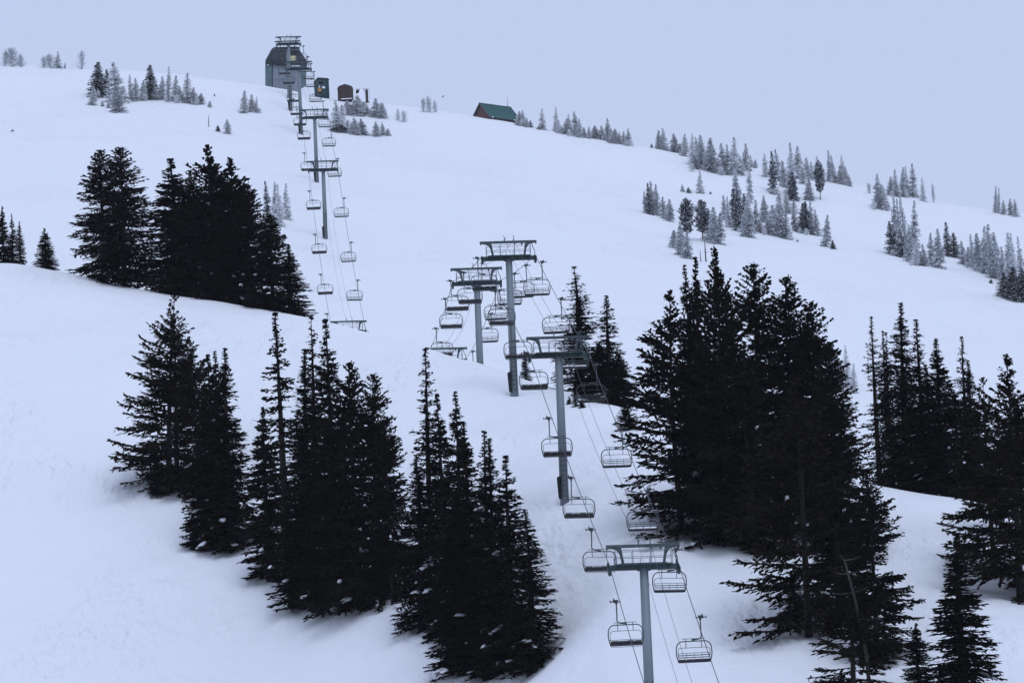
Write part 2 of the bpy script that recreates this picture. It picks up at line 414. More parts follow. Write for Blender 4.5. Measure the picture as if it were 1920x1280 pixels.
def tower_meshes():
    T = {}
    m = MB().box((0, 0, -0.02), (4.5, 0.34, 0.36)).box((0, -0.02, 0.21), (3.15, 0.42, 0.10))
    for s in (-1, 1): m.box((s * 0.32, 0, -0.20), (0.28, 0.30, 0.12))
    T['crossarm'] = m.mesh('crossarm', M['green_steel'])
    for s in (-1, 1):
        m = MB()
        m.poly([(s * 1.28, -0.07, 0.2), (s * 1.45, -0.07, 0.2), (s * 1.66, -0.07, 1.30), (s * 1.46, -0.07, 1.30),
                (s * 1.28, 0.07, 0.2), (s * 1.45, 0.07, 0.2), (s * 1.66, 0.07, 1.30), (s * 1.46, 0.07, 1.30)],
               [(0, 1, 2, 3), (7, 6, 5, 4), (0, 4, 5, 1), (1, 5, 6, 2), (2, 6, 7, 3), (3, 7, 4, 0)])
        m.tube([(s * x, 0, z) for x, z in ((1.44, 0.75), (1.53, 0.95), (1.61, 1.12), (1.72, 1.23), (1.90, 1.30), (2.32, 1.345))], [0.06, 0.10, 0.115, 0.105, 0.075, 0.05], 6)
        T['strut%d' % s] = m.mesh('strut', M['frame_steel'])
    m = MB().box((0, 0, 1.42), (4.95, 0.20, 0.20))
    for s in (-1, 1): m.box((s * 2.40, 0, 1.30), (0.12, 0.16, 0.16))
    m.box((1.18, -0.02, 1.24), (0.16, 0.16, 0.18))
    T['beam'] = m.mesh('lifting_beam', M['frame_steel'])
    m = MB()
    for y in (-0.42, 0.42):
        for z in (0.66, 1.10): m.tube([(-1.95, y, z - 0.42 if z < 0.7 else z - 0.05), (-1.9, y, z), (1.9, y, z), (1.95, y, z - 0.05)], 0.018, 5)
        for x in (-1.93, -0.72, 0.52, 1.90): m.tube([(x, y, 0.1), (x, y, 1.10)], 0.020, 5)
    for x in (-0.25, 0.38): m.tube([(x, -0.42, 0.2), (x, -0.42, 0.55)], 0.022, 5)
    T['rail'] = m.mesh('catwalk_rail', M['rail'])
    T['walk'] = MB().box((0, -0.45, 0.14), (3.7, 0.5, 0.05)).box((0, 0.45, 0.14), (3.7, 0.5, 0.05)).mesh('catwalk', M['frame_steel'])
    m = MB().tube([(-0.32, 0, 1.5), (-0.28, 0, 1.80), (-0.40, 0, 1.98)], 0.028, 5); m.tube([(-0.30, 0, 1.5), (-0.22, 0, 1.78)], 0.02, 5)
    T['horn-1'] = m.mesh('cable_hook', M['frame_steel'])
    m = MB().tube([(0.46, 0, 1.5), (0.52, 0, 1.70), (0.46, 0, 2.02)], 0.028, 5).box((0.55, 0, 1.30), (0.12, 0.2, 0.16))
    T['horn1'] = m.mesh('cable_hook', M['frame_steel'])
    T['sheave_frame'] = MB().box((0, 0, -0.16), (0.10, 2.2, 0.12)).box((0, 0, -0.34), (0.16, 0.9, 0.30)).box((0, 0.66, -0.24), (0.14, 0.7, 0.1)).box((0, -0.66, -0.24), (0.14, 0.7, 0.1)).mesh('sheave_frame', M['green_steel'])
    T['wheel'] = MB().disc((0, 0, 0), (1, 0, 0), 0.19, 0.10, 12).disc((0, 0, 0), (1, 0, 0), 0.07, 0.16, 8).mesh('sheave', M['black'])
    T['arm_hook'] = MB().tube([(2.05, 0, 1.3), (2.12, 0, 0.95), (2.3, 0, 0.55), (2.28, 0, 0.2), (2.05, 0, 0.12)], 0.035, 5).mesh('guide_arm', M['rail'])
    m = MB().tube([(-0.21, -0.38, 0.0), (-0.21, -0.38, 4.2)], 0.025, 5).tube([(0.21, -0.38, 0.0), (0.21, -0.38, 4.2)], 0.025, 5)
    T['ladder'] = m.mesh('ladder', M['chair_steel'])
    T['rung'] = MB().tube([(-0.21, -0.38, 0), (0.21, -0.38, 0)], 0.028, 5).mesh('rung', M['chair_steel'])
    prof = []
    m = MB()
    for z, r in ((0.15, 0.36), (0.3, 0.40), (1.75, 0.47), (1.9, 0.44)):
        prof.append((z, r))
    n = 10
    for z, r in prof:
        for k in range(n):
            a = R(140) + R(100) * k / (n - 1)
            m.v.append((math.cos(a) * r * 1.12 - 0.02, math.sin(a) * r, z))
    for i in range(len(prof) - 1):
        for k in range(n - 1): m.f.append((i * n + k, i * n + k + 1, (i + 1) * n + k + 1, (i + 1) * n + k))
    nv = len(m.v); m.v += [(x * 0.72, y * 0.72, z) for x, y, z in m.v]
    for f in list(m.f): m.f.append(tuple(nv + i for i in f[::-1]))
    T['pad'] = m.mesh('base_pad', M['black'])
    return T

def build_towers():
    T = tower_meshes()
    for i, (cx, cy, D, lab) in enumerate(TOWERS):
        c = TP[i]; yaw, pit = frame_at(i)
        # foot: straight below the crossarm, on the snow
        pxs = np.linspace(cx, cx + 40, 60)
        S = surf(pxs, np.full((1, 60), c[1]))[0]
        gz = float(np.interp(c[0], S[:, 0], S[:, 2])) if S[0, 0] < S[-1, 0] else S[0, 2]
        h = c[2] - gz
        root = empty('lift_tower', (c[0], c[1], gz), yaw, lab, 'lift tower', 'chairlift towers')
        WELLS.append((c[0], c[1], 0.25, 1.2))
        r0, r1 = 0.36, 0.29
        pole = MB().tube([(0, 0, -1.0), (0, 0, h * 0.5), (0, 0, h - 0.15)], [r0, (r0 + r1) / 2, r1], 20)
        me = pole.mesh('pole', M['pole'], True)
        link('pole', me, root)
        for nm, key in (('crossarm', 'crossarm'), ('strut', 'strut-1'), ('strut', 'strut1'), ('lifting_beam', 'beam'), ('catwalk_rail', 'rail'),
                        ('catwalk', 'walk'), ('cable_hook', 'horn-1'), ('cable_hook', 'horn1'), ('guide_arm', 'arm_hook')):
            o = link(nm, T[key], root); o.location = (0, 0, h)
        for s in (-1, 1):
            fr = link('sheave_frame', T['sheave_frame'], root); fr.location = (s * GAUGE / 2, 0, h + 0.02); fr.rotation_euler = (pit * 0.9, 0, 0)
            for y in (-0.88, -0.30, 0.30, 0.88):
                w = link('sheave', T['wheel'], fr); w.location = (0, y, 0.0)
        if i != 4 and i != 5 and i != 10:
            la = link('ladder', T['ladder'], root)
            for k in range(10):
                q = link('rung', T['rung'], la); q.location = (0, 0, 0.35 + 0.4 * k)
            link('base_pad', T['pad'], root)

# rope line on each side: local offset at the sheave tops
def side_points(s):
    out = []
    for i in range(len(TP)):
        yaw, pit = frame_at(i)
        out.append(TP[i] + np.array([math.cos(yaw) * s * GAUGE / 2, math.sin(yaw) * s * GAUGE / 2, 0.24]))
    return out

def wire(points, sag):
    P = []
    for a, b in zip(points[:-1], points[1:]):
        L = np.linalg.norm(b - a); n = max(8, int(L / 2.0))
        for k in range(n):
            t = k / n
            P.append(a + (b - a) * t - np.array([0, 0, 4 * sag * (L / 60.0) ** 2 * t * (1 - t)]))
    P.append(points[-1]); return np.array(P)

def lower_end(a, b, px, py, D):
    return unproject(np.array(float(px)), np.array(float(py)), D)

def build_ropes():
    ropes = {}
    L, Rr = side_points(-1), side_points(1)
    lo_l, lo_r = unproject(np.array(1262.0), np.array(1452.0), 325), unproject(np.array(1408.0), np.array(1446.0), 325)
    hi = TP[-1] + np.array([-1.2, 22, 0.6])
    ropes['l'] = wire([lo_l] + L + [hi + np.array([-1.6, 0, 0])], 0.35)
    ropes['r'] = wire([lo_r] + Rr + [hi + np.array([1.6, 0, 0])], 0.35)
    a, b = ropes['l'], ropes['r']
    m = MB().tube([tuple(p) for p in a] + [tuple(p) for p in b[::-1]], 0.027, 5)
    o = link('haul_rope', m.mesh('haul_rope', M['rope'], True))
    tag(o, 'thick steel haul rope loop carrying all the lift chairs', 'rope')
    for dx, dz, lab, lo in ((-0.32, 1.72, 'thin communication cable on the left hooks above the lift towers', (1318, 1425)),
                            (0.5, 1.72, 'thin communication cable on the right hooks above the lift towers', (1348, 1425))):
        pts = [unproject(np.array(float(lo[0])), np.array(float(lo[1])), 325)]
        for i in range(len(TP)):
            yaw, _ = frame_at(i)
            pts.append(TP[i] + np.array([math.cos(yaw) * dx, math.sin(yaw) * dx, dz]))
        w = wire(pts, 0.75)
        o = link('communication_cable', MB().tube([tuple(p) for p in w], 0.014, 4).mesh('communication_cable', M['rope'], True))
        tag(o, lab, 'cable')
    return ropes

# ------------------------------------------------------------------ chairs
GRIPS = {
 'l': [(1148, 1130, 'A'), (1098, 996, 'A'), (1059, 899, 'A'), (1019, 787, 'A'), (985, 664, 'A'), (951, 609, 'A'), (921, 548, 'A'), (893, 482, 'B'), (871, 510, 'B'),
       (848, 526, 'B'), (831, 560, 'B'), (813, 615, 'B'), (613, 589, 'C'), (602, 515, 'C'), (591, 440, 'C'), (580, 359, 'C'), (569, 288, 'C'), (562, 231, 'C'),
       (556, 206, 'C'), (548, 187, 'C'), (542, 163, 'C'), (536, 130, 'C'), (529, 113, 'C'), (521, 97, 'C')],
 'r': [(1313, 1156, 'A'), (1262, 1030, 'A'), (1213, 918, 'A'), (1163, 803, 'A'), (1119, 684, 'A'), (1079, 625, 'A'), (1051, 560, 'A'), (1016, 491, 'A'), (988, 502, 'B'),
       (965, 518, 'B'), (940, 546, 'B'), (921, 590, 'B'), (884, 660, 'B'), (671, 526, 'C'), (659, 455, 'C'), (647, 372, 'C'), (634, 298, 'C'), (624, 243, 'C'),
       (614, 208, 'C'), (607, 190, 'C'), (597, 162, 'C'), (589, 135, 'C'), (582, 120, 'C'), (575, 107, 'C'), (567, 87, 'C')]}
RANGE = {'A': (330, 486), 'B': (486, 623), 'C': (740, 1090)}

def chair_meshes():
    C = {}
    st = M['chair_steel']
    m = MB().box((0, 0, 0), (0.16, 0.5, 0.16)).box((0.05, 0, 0.07), (0.34, 0.16, 0.14)).tube([(-0.30, 0.0, 0.02), (0.38, 0.0, 0.02)], 0.035, 6)
    m.box((0.38, 0, 0.04), (0.06, 0.24, 0.12)).tube([(0.0, -0.32, 0.0), (0.0, 0.32, 0.0)], 0.05, 6)
    C['grip'] = m.mesh('grip', st)
    C['grip_wheel'] = MB().disc((0, 0, 0), (1, 0, 0), 0.09, 0.06, 10).mesh('grip_wheel', M['black'])
    # hanger: stem down, swept to the middle of the bail
    C['hanger'] = MB().tube([(0, 0, 0.02), (0.0, -0.02, -0.8), (0.02, -0.05, -1.18), (-0.03, -0.06, -1.30), (-0.16, -0.06, -1.37), (-0.42, -0.06, -1.40), (-0.62, -0.06, -1.42)],
                            [0.042, 0.042, 0.042, 0.045, 0.045, 0.055, 0.05], 8).mesh('hanger', st, True)
    cx = -0.50
    C['spreader'] = MB().tube([(cx - 0.74, -0.05, -1.34), (cx + 0.74, -0.05, -1.34)], 0.02, 6).mesh('spreader_bar', st)
    W2, top, bot = 1.13, -1.50, -2.86
    pts = []
    for s in (-1, 1):
        arc = [(W2 - 0.42 + 0.42 * math.sin(a), top - 0.46 + 0.46 * math.cos(a)) for a in np.linspace(0, R(90), 7)]
        seg = arc + [(W2 + 0.02, -2.30), (W2 - 0.06, -2.66), (W2 - 0.12, bot)]
        seg = [(cx + s * x, 0.05 * (1 - (z + 2.86) / 1.4) - 0.02, z) for x, z in seg]
        pts = seg[::-1] if s < 0 else pts + seg
    C['bail'] = MB().tube(pts, 0.036, 8).mesh('bail', st, True)
    # restraint bar with footrest
    for key, foot in (('bar_foot', True), ('bar', False)):
        m = MB()
        w, t = W2 - 0.10, -1.90
        arc = [(w - 0.22 + 0.22 * math.sin(a), t - 0.22 + 0.22 * math.cos(a)) for a in np.linspace(0, R(90), 5)]
        pr = arc + [(w, -2.45)]
        P = [(cx - x, 0.10, z) for x, z in pr[::-1]] + [(cx + x, 0.10, z) for x, z in pr]
        m.tube(P, 0.018, 5)
        for x in (-0.5, 0.5): m.tube([(cx + x, -0.02, -1.34), (cx + x, 0.10, t)], 0.024, 5)
        if foot:
            m.tube([(cx - w, 0.10, -2.45), (cx - w + 0.02, 0.52, -3.0), (cx + w - 0.02, 0.52, -3.0), (cx + w, 0.10, -2.45)], 0.016, 5)
        C[key] = m.mesh('restraint_bar', st)
    # seat pan, front edge raised
    m = MB()
    for k in range(4):
        x0 = cx - 1.0 + 0.505 * k
        m.poly([(x0, -0.06, -2.84), (x0 + 0.485, -0.06, -2.84), (x0 + 0.485, 0.46, -2.70), (x0, 0.46, -2.70),
                (x0 + 0.01, -0.06, -2.72), (x0 + 0.475, -0.06, -2.72), (x0 + 0.475, 0.44, -2.60), (x0 + 0.01, 0.44, -2.60),
                (x0 + 0.05, 0.49, -2.64), (x0 + 0.435, 0.49, -2.64)],
               [(3, 2, 1, 0), (4, 5, 6, 7), (0, 1, 5, 4), (1, 2, 6, 5), (3, 0, 4, 7), (2, 3, 8, 9), (9, 8, 7, 6), (2, 9, 6), (3, 7, 8)])
    m.box((cx, 0.2, -2.83), (1.9, 0.08, 0.05)).box((cx, -0.08, -2.80), (2.06, 0.06, 0.14))
    C['seat'] = m.mesh('seat', M['seat'])
    m = MB()
    for k in range(4):
        x0 = cx - 1.0 + 0.505 * k; dz = (0, 0.012, -0.008, 0.006)[k]
        m.poly([(x0, -0.06, -2.86), (x0 + 0.5, -0.06, -2.86), (x0 + 0.49, 0.42, -2.82 + dz), (x0 + 0.01, 0.42, -2.82 + dz),
                (x0 + 0.01, -0.06, -2.66), (x0 + 0.49, -0.06, -2.66), (x0 + 0.48, 0.44, -2.58 + dz), (x0 + 0.02, 0.44, -2.58 + dz),
                (x0 + 0.06, 0.50, -2.70), (x0 + 0.44, 0.50, -2.70)],
               [(3, 2, 1, 0), (4, 5, 6, 7), (0, 1, 5, 4), (1, 2, 6, 5), (3, 0, 4, 7), (2, 3, 8, 9), (9, 8, 7, 6), (2, 9, 6), (3, 7, 8)])
    m.box((cx, -0.08, -2.80), (2.06, 0.06, 0.14))
    C['seat_front'] = m.mesh('seat', M['seat'])
    m = MB()
    for x in (-1.0, -0.5, 0, 0.5, 1.0): m.tube([(cx + x, -0.07, -2.80), (cx + x, -0.12, -2.46)], 0.014, 5)
    m.tube([(cx - 1.06, -0.12, -2.46), (cx + 1.06, -0.12, -2.46)], 0.018, 5)
    C['back_low'] = m.mesh('backrest_posts', st)
    C['seat_snow'] = MB().poly([(cx - 0.95, 0.0, -2.71), (cx + 0.95, 0.0, -2.71), (cx + 0.97, 0.40, -2.605), (cx - 0.97, 0.40, -2.605),
                                (cx - 0.9, 0.03, -2.64), (cx + 0.9, 0.04, -2.65), (cx + 0.93, 0.36, -2.555), (cx - 0.92, 0.37, -2.56)],
                               [(3, 2, 1, 0), (4, 5, 6, 7), (0, 1, 5, 4), (1, 2, 6, 5), (2, 3, 7, 6), (3, 0, 4, 7)]).mesh('seat_snow', M['clump'])
    C['slat'] = MB().box((cx, 0, 0), (2.04, 0.025, 0.055)).mesh('slat', st)
    m = MB()
    for x in (-1.0, -0.5, 0, 0.5, 1.0): m.tube([(cx + x, -0.07, -2.80), (cx + x, -0.15, -2.27)], 0.014, 5)
    m.tube([(cx - 1.06, -0.15, -2.27), (cx + 1.06, -0.15, -2.27)], 0.018, 5)
    C['back'] = m.mesh('backrest_posts', st)
    return C

def build_chairs(ropes):
    C = chair_meshes(); n_made = 0
    for side in ('l', 'r'):
        P = ropes[side]
        # fine resampling
        seg = np.linspace(0, len(P) - 1, len(P) * 12)
        Q = np.stack([np.interp(seg, np.arange(len(P)), P[:, k]) for k in range(3)], 1)
        qx, qy = project(Q)
        for k, (gx, gy, rg) in enumerate(GRIPS[side]):
            a, b = RANGE[rg]
            cost = (qx - gx) ** 2 * 0.4 + (qy - gy) ** 2 + np.where((Q[:, 1] > a) & (Q[:, 1] < b), 0, 1e9)
            j = int(np.argmin(cost)); p = Q[j]
            j2 = min(j + 6, len(Q) - 1); d = Q[j2] - Q[max(j - 6, 0)]
            yaw = math.atan2(-d[0], d[1]); pit = math.atan2(d[2], math.hypot(d[0], d[1]))
            face = yaw if side == 'r' else yaw + math.pi          # right line rides up, left line comes down
            line = 'right-hand' if side == 'r' else 'left-hand'
            lab = 'empty four-seat lift chair, %s from the bottom on the %s rope' % (ORD[k], line)
            root = empty('lift_chair', p, face + R(rng.uniform(-2, 2)), lab, 'lift chair', 'chairs on the %s rope' % line)
            # the hanger hangs on the outer side of the rope
            off = 0.24
            def part(nm, key, parent=root, loc=(0, 0, 0), rot=(0, 0, 0)):
                o = link(nm, C[key], parent); o.location = loc; o.rotation_euler = rot; return o
            g = part('grip', 'grip', root, (off, 0, 0.0), (pit if side == 'r' else -pit, 0, 0))
            for y in (-0.3, 0.3): part('grip_wheel', 'grip_wheel', g, (0.14, y, 0.10))
            sw = (R(rng.uniform(-2, 2)), R(rng.uniform(-1.0, 1.0)), 0)
            for nm, key in (('hanger', 'hanger'), ('spreader_bar', 'spreader'), ('bail', 'bail'), ('seat', 'seat' if side == 'r' else 'seat_front'), ('backrest_posts', 'back' if side == 'r' else 'back_low')):
                part(nm, key, root, (off, 0, 0), sw)
            foot = side == 'l' and k not in (2,)
            part('restraint_bar', 'bar_foot' if foot else 'bar', root, (off, 0, 0), sw)
            if rng.random() < 0.6 and side == 'r': part('seat_snow', 'seat_snow', root, (off, 0, 0), sw)
            if side == 'r':
                for z, y in ((-2.55, -0.11), (-2.41, -0.13)): part('slat', 'slat', root, (off, y, z), sw)

# ------------------------------------------------------------------ buildings on the ridge
def part(name, mb, m, parent, loc=None, rot=None):
    o = link(name, mb.mesh(name, m), parent)
    if loc: o.location = loc
    if rot: o.rotation_euler = rot
    return o

def build_station():
    base = unproject(np.array(536.0), np.array(170.0), 1108)
    k = mpp(base)
    root = empty('lift_station', base, R(3), 'tall grey and dark teal lift station at the top of the chairlift', 'lift station')
    root.rotation_euler = (0, R(2.2), R(3))
    def X(px): return (px - 536.0) * k
    def Z(py): return (170.0 - py) * k
    # lower walls: front wall between two chamfered sides
    y0, y1, y2 = 0.0, 1.6, 9.0
    zt = Z(119)
    w = MB(); w.box(((X(510) + X(563)) / 2, 0.1, (Z(172) + zt) / 2 - 0.2), (X(563) - X(510), 0.2, zt - Z(172) + 0.4)); part('front_wall', w, M['station_wall'], root)
    for s, xa, xb, za, zb in ((-1, 509.6, 497.5, 171, 166), (1, 563.4, 574, 167, 158)):
        w = MB(); a, b = X(xa), X(xb)
        w.poly([(a, y0, Z(za)), (b, y1, Z(zb)), (b, y2, Z(zb) + 2.2), (a * 0.9, y2, Z(za) + 2.0), (a, y0, zt), (b, y1, zt), (b, y2, zt), (a * 0.9, y2, zt)],
               [(0, 1, 5, 4), (1, 2, 6, 5), (2, 3, 7, 6), (3, 0, 4, 7), (4, 5, 6, 7), (3, 2, 1, 0)])
        part('side_wall', w, M['station_side'], root)
    w = MB().box((X(510.5), -0.06, Z(145)), (0.18, 0.1, 5.2)); part('corner_trim', w, M['station_roof'], root)
    # panel joints on the front wall
    for px in (523, 536, 549):
        part('panel_joint', MB().box((X(px), -0.02, Z(147)), (0.05, 0.04, 4.6)), M['station_side'], root)
    part('panel_joint', MB().box((X(536), -0.03, Z(150)), (5.3, 0.03, 0.05)), M['station_side'], root)
    # hood: mansard in dark teal closed, front bay shown by a black panel
    zb, zm, zr = Z(121), Z(110), Z(85.5)
    h = MB()
    lo = [(X(497.4), y1 - 0.3), (X(511), y0 - 0.5), (X(562), y0 - 0.5), (X(575), y1 - 0.3), (X(575), y2 + .2), (X(497.4), y2 + .2)]
    hi = [(X(509), y1 + 0.9), (X(514), y0 + 0.7), (X(556), y0 + 0.7), (X(560.5), y1 + 0.9), (X(560), y2 - 1.2), (X(509), y2 - 1.2)]
    n = 6
    P = [(x, y, zb) for x, y in lo] + [(x, y, zm) for x, y in lo] + [(x, y, zr) for x, y in hi]
    Fh = [tuple(range(n))[::-1], tuple(range(2 * n, 3 * n))]
    for r_ in range(2):
        for i in range(n): Fh.append((r_ * n + i, r_ * n + (i + 1) % n, (r_ + 1) * n + (i + 1) % n, (r_ + 1) * n + i))
    h.poly(P, Fh); part('roof', h, M['station_roof'], root)
    # sloping front: windows, yellow panel, pale strip
    def on_front(px, py, lift):
        t = min(max((zm - Z(py)) / (zm - zr), 0), 1)
        return (X(px), y0 - 0.5 + t * 1.2 - lift, Z(py))
    def quad(name, m, xa, xb, ya, yb, lift, depth=0.08):
        a, b, c, d = on_front(xa, yb, lift), on_front(xb, yb, lift), on_front(xb, ya, lift), on_front(xa, ya, lift)
        bk = [(p[0], p[1] + depth, p[2]) for p in (a, b, c, d)]
        return part(name, MB().poly([a, b, c, d] + bk, [(0, 1, 2, 3), (7, 6, 5, 4), (0, 4, 5, 1), (1, 5, 6, 2), (2, 6, 7, 3), (3, 7, 4, 0)]), m, root)
    quad('bay_shade_panel', M['black'], 515, 533, 94, 120, 0.05)  # flat black panel on the closed hood, painting the shade inside the bay
    wdw = quad('window', M['glass'], 541.5, 562, 93.5, 104, 0.06)
    quad('yellow_panel', M['yellow'], 541, 555, 104, 113.5, 0.10)
    quad('fascia', M['frame_steel'], 513, 560, 88.5, 92, 0.10)
    part('pale_strip', MB().box((X(552), -0.62, Z(124)), (X(563) - X(542), 0.1, 0.22)), M['white'], root)
    part('eave_snow', MB().box((X(503.5), y1 - 0.9, Z(120.2)), (0.6, 0.4, 0.14)), M['clump'], root)
    for px in (541, 545, 549, 553): part('lattice_bar', MB().box((X(px) - 2.1, -0.60, Z(107)), (0.06, 0.06, 2.6)), M['frame_steel'], root)
    for py in (99, 104, 109, 114): part('lattice_bar', MB().box((X(524), -0.45 + 0.02 * (114 - py), Z(py)), (1.9, 0.06, 0.06)), M['frame_steel'], root)
    # legs into the snow
    for px, y in ((514, 1.2), (556, 1.2), (514, 7.5), (556, 7.5)):
        part('leg', MB().box((X(px), y, -2.0), (0.5, 0.5, 4.6)), M['pole'], root)

def build_sheds():
    # dark green operator shed
    b = unproject(np.array(606.0), np.array(179.0), 1096); k = mpp(b); b[2] -= 0.25
    root = empty('operator_shed', b, R(14), 'small dark green shed with pale window beside the lift station', 'shed')
    w = MB().prism([(-1.18, 0), (1.28, -0.2), (1.22, 3.45), (0.9, 3.6), (-1.0, 3.72), (-1.3, 3.2)], 0, 2.4); part('wall', w, M['shed_green'], root)
    part('roof', MB().prism([(-1.42, 3.22), (-1.02, 3.82), (0.98, 3.70), (1.36, 3.42), (1.30, 3.30), (0.92, 3.605), (-1.0, 3.725), (-1.32, 3.18)], -0.15, 2.55), M['station_roof'], root)
    wn_ = part('window', MB().box((-0.35, -0.03, 2.75), (1.4, 0.06, 0.75)), M['grey_sheet'], root)
    part('pane', MB().box((-0.35, -0.07, 2.75), (1.2, 0.03, 0.6)), M['glass'], wn_)
    part('notice', MB().box((-0.72, -0.04, 2.0), (0.32, 0.05, 0.42)), M['white'], root)
    part('notice', MB().box((0.12, -0.04, 1.85), (0.62, 0.05, 0.42)), M['white'], root)
    part('orange_box', MB().box((-0.72, -0.2, 1.25), (0.62, 0.4, 0.6)), M['orange'], root)
    part('door_rail', MB().box((0.3, -0.04, 0.75), (0.9, 0.05, 0.06)), M['grey_sheet'], root)
    # brown shed
    b = unproject(np.array(646.0), np.array(182.0), 1094); b[2] -= 0.3
    root = empty('storage_shed', b, R(-8), 'small brown wooden shed with low snowy gable roof, middle of three', 'shed')
    part('wall', MB().prism([(-1.35, -0.2), (1.38, -0.4), (1.38, 2.38), (0.15, 2.86), (-1.05, 2.52), (-1.35, 2.1)], 0, 2.4), M['shed_brown'], root)
    part('roof', MB().prism([(-1.45, 2.02), (-1.08, 2.56), (0.15, 2.90), (1.46, 2.40), (1.46, 2.50), (0.15, 3.02), (-1.14, 2.68), (-1.52, 2.1)], -0.12, 2.5), M['clump'], root)
    for i in range(8): part('batten', MB().box((-1.18 + 0.33 * i, -0.02, 1.1), (0.05, 0.04, 2.0)), M['shed_brown'], root)
    part('sill_snow', MB().box((0.4, -0.05, -0.1), (2.2, 0.12, 0.16)), M['clump'], root)
    # snow plastered shelter
    b = unproject(np.array(679.0), np.array(188.0), 1092); b[2] -= 0.3
    root = empty('snowy_shelter', b, R(-4), 'snow-plastered open shelter right of the brown shed', 'shelter')
    part('back_panel', MB().box((0, 1.4, 1.3), (2.6, 0.1, 2.6)), M['shed_brown'], root)
    part('roof', MB().box((0, 0.7, 2.68), (2.85, 1.7, 0.16)), M['clump'], root)
    for x in (-1.25, 0.62, 1.3): part('post', MB().box((x, 0, 1.25), (0.16, 0.16, 2.6)), M['clump'], root)
    part('snow_panel', MB().poly([(-1.2, -0.1, -0.2), (0.55, -0.12, -0.3), (0.5, -0.1, 1.9), (0.25, -0.1, 2.6), (-0.35, -0.1, 2.6), (-0.6, -0.1, 1.8), (-1.2, -0.1, 1.5),
                                  (-1.2, 0.15, -0.2), (0.55, 0.15, -0.3), (0.5, 0.15, 1.9), (0.25, 0.15, 2.6), (-0.35, 0.15, 2.6), (-0.6, 0.15, 1.8), (-1.2, 0.15, 1.5)],
                                 [(0, 1, 2, 3, 4, 5, 6), (13, 12, 11, 10, 9, 8, 7)] + [(i, 7 + i, 7 + (i + 1) % 7, (i + 1) % 7) for i in range(7)]), M['clump'], root)
    part('lower_board', MB().box((0.95, 0.02, 0.5), (0.5, 0.08, 1.2)), M['shed_brown'], root)

def build_cabin():
    # long axis recedes to the right at 45 degrees; gable to the left front
    b = unproject(np.array(903.0), np.array(224.5), 1090)
    root = empty('log_cabin', b, R(42), 'red-brown cabin with a green metal roof, half buried on the ridge', 'cabin')
    Ln, Wd = 7.6, 4.7         # local x = long axis, y = depth to the left back
    ze, zr = 0.55, 3.15
    hw = Wd / 2
    # gable walls and long walls, carried well into the snow
    w = MB().poly([(0, -hw, -2.5), (0, hw, -2.5), (0, hw, ze), (0, 0, zr - 0.1), (0, -hw, ze), (0.2, -hw, -2.5), (0.2, hw, -2.5), (0.2, hw, ze), (0.2, 0, zr - 0.1), (0.2, -hw, ze)],
                  [(0, 1, 2, 3, 4), (9, 8, 7, 6, 5), (0, 5, 6, 1), (1, 6, 7, 2), (2, 7, 8, 3), (3, 8, 9, 4), (4, 9, 5, 0)])
    part('gable_wall', w, M['log'], root)
    part('gable_wall', w, M['log'], root, (Ln - 0.4, 0, 0))
    for s in (-1, 1): part('long_wall', MB().box((Ln / 2, s * (hw - 0.1), (ze - 2.5) / 2 - 0.02), (Ln - 0.45, 0.2, ze + 2.5)), M['log'], root)
    for s in (-1, 1):
        ov, dz = 0.55, 0.55 * (zr - ze) / hw
        p = [(-0.5, 0, zr), (Ln + 0.35, 0, zr), (Ln + 0.35, s * (hw + ov), ze - dz), (-0.5, s * (hw + ov), ze - dz)]
        P = p + [(x, y, z + 0.12) for x, y, z in p]
        F_ = [(0, 1, 2, 3), (7, 6, 5, 4), (0, 4, 5, 1), (1, 5, 6, 2), (2, 6, 7, 3), (3, 7, 4, 0)]
        r_ = part('roof', MB().poly(P, F_), M['roof_green'], root)
        for i in range(14):
            x = -0.35 + i * 0.62
            part('seam', MB().poly([(x, s * 0.05, zr + 0.10), (x + 0.06, s * 0.05, zr + 0.10), (x + 0.06, s * (hw + ov), ze - dz + 0.12), (x, s * (hw + ov), ze - dz + 0.12),
                                    (x, s * 0.05, zr + 0.15), (x + 0.06, s * 0.05, zr + 0.15), (x + 0.06, s * (hw + ov), ze - dz + 0.17), (x, s * (hw + ov), ze - dz + 0.17)],
                                   [(4, 5, 6, 7), (0, 4, 7, 3), (1, 2, 6, 5), (3, 7, 6, 2)]), M['roof_green'], r_)
        part('bargeboard', MB().poly([(-0.54, 0, zr - 0.12), (-0.54, s * (hw + ov), ze - dz - 0.12), (-0.54, s * (hw + ov), ze - dz + 0.1), (-0.54, 0, zr + 0.1),
                                      (-0.50, 0, zr - 0.12), (-0.50, s * (hw + ov), ze - dz - 0.12), (-0.50, s * (hw + ov), ze - dz + 0.1), (-0.50, 0, zr + 0.1)],
                                     [(0, 1, 2, 3), (7, 6, 5, 4), (0, 4, 5, 1), (1, 5, 6, 2), (2, 6, 7, 3)]), M['log'], root)
    part('ridge_cap', MB().tube([(-0.5, 0, zr + 0.12), (Ln + 0.35, 0, zr + 0.12)], 0.1, 6), M['roof_green'], root)
    for x in (1.2, 3.0, 5.0, 6.6):
        wi = part('window', MB().box((x, -hw - 0.02, -0.15), (0.75, 0.06, 0.8)), M['trim'], root)
        part('pane', MB().box((x, -hw - 0.06, -0.15), (0.55, 0.03, 0.6)), M['glass'], wi)
    part('eave_snow', MB().box((0.3, -hw - 0.62, ze - 0.55), (0.35, 0.2, 0.12)), M['clump'], root)
    part('eave_snow', MB().box((6.2, -hw - 0.62, ze - 0.55), (0.7, 0.2, 0.12)), M['clump'], root)

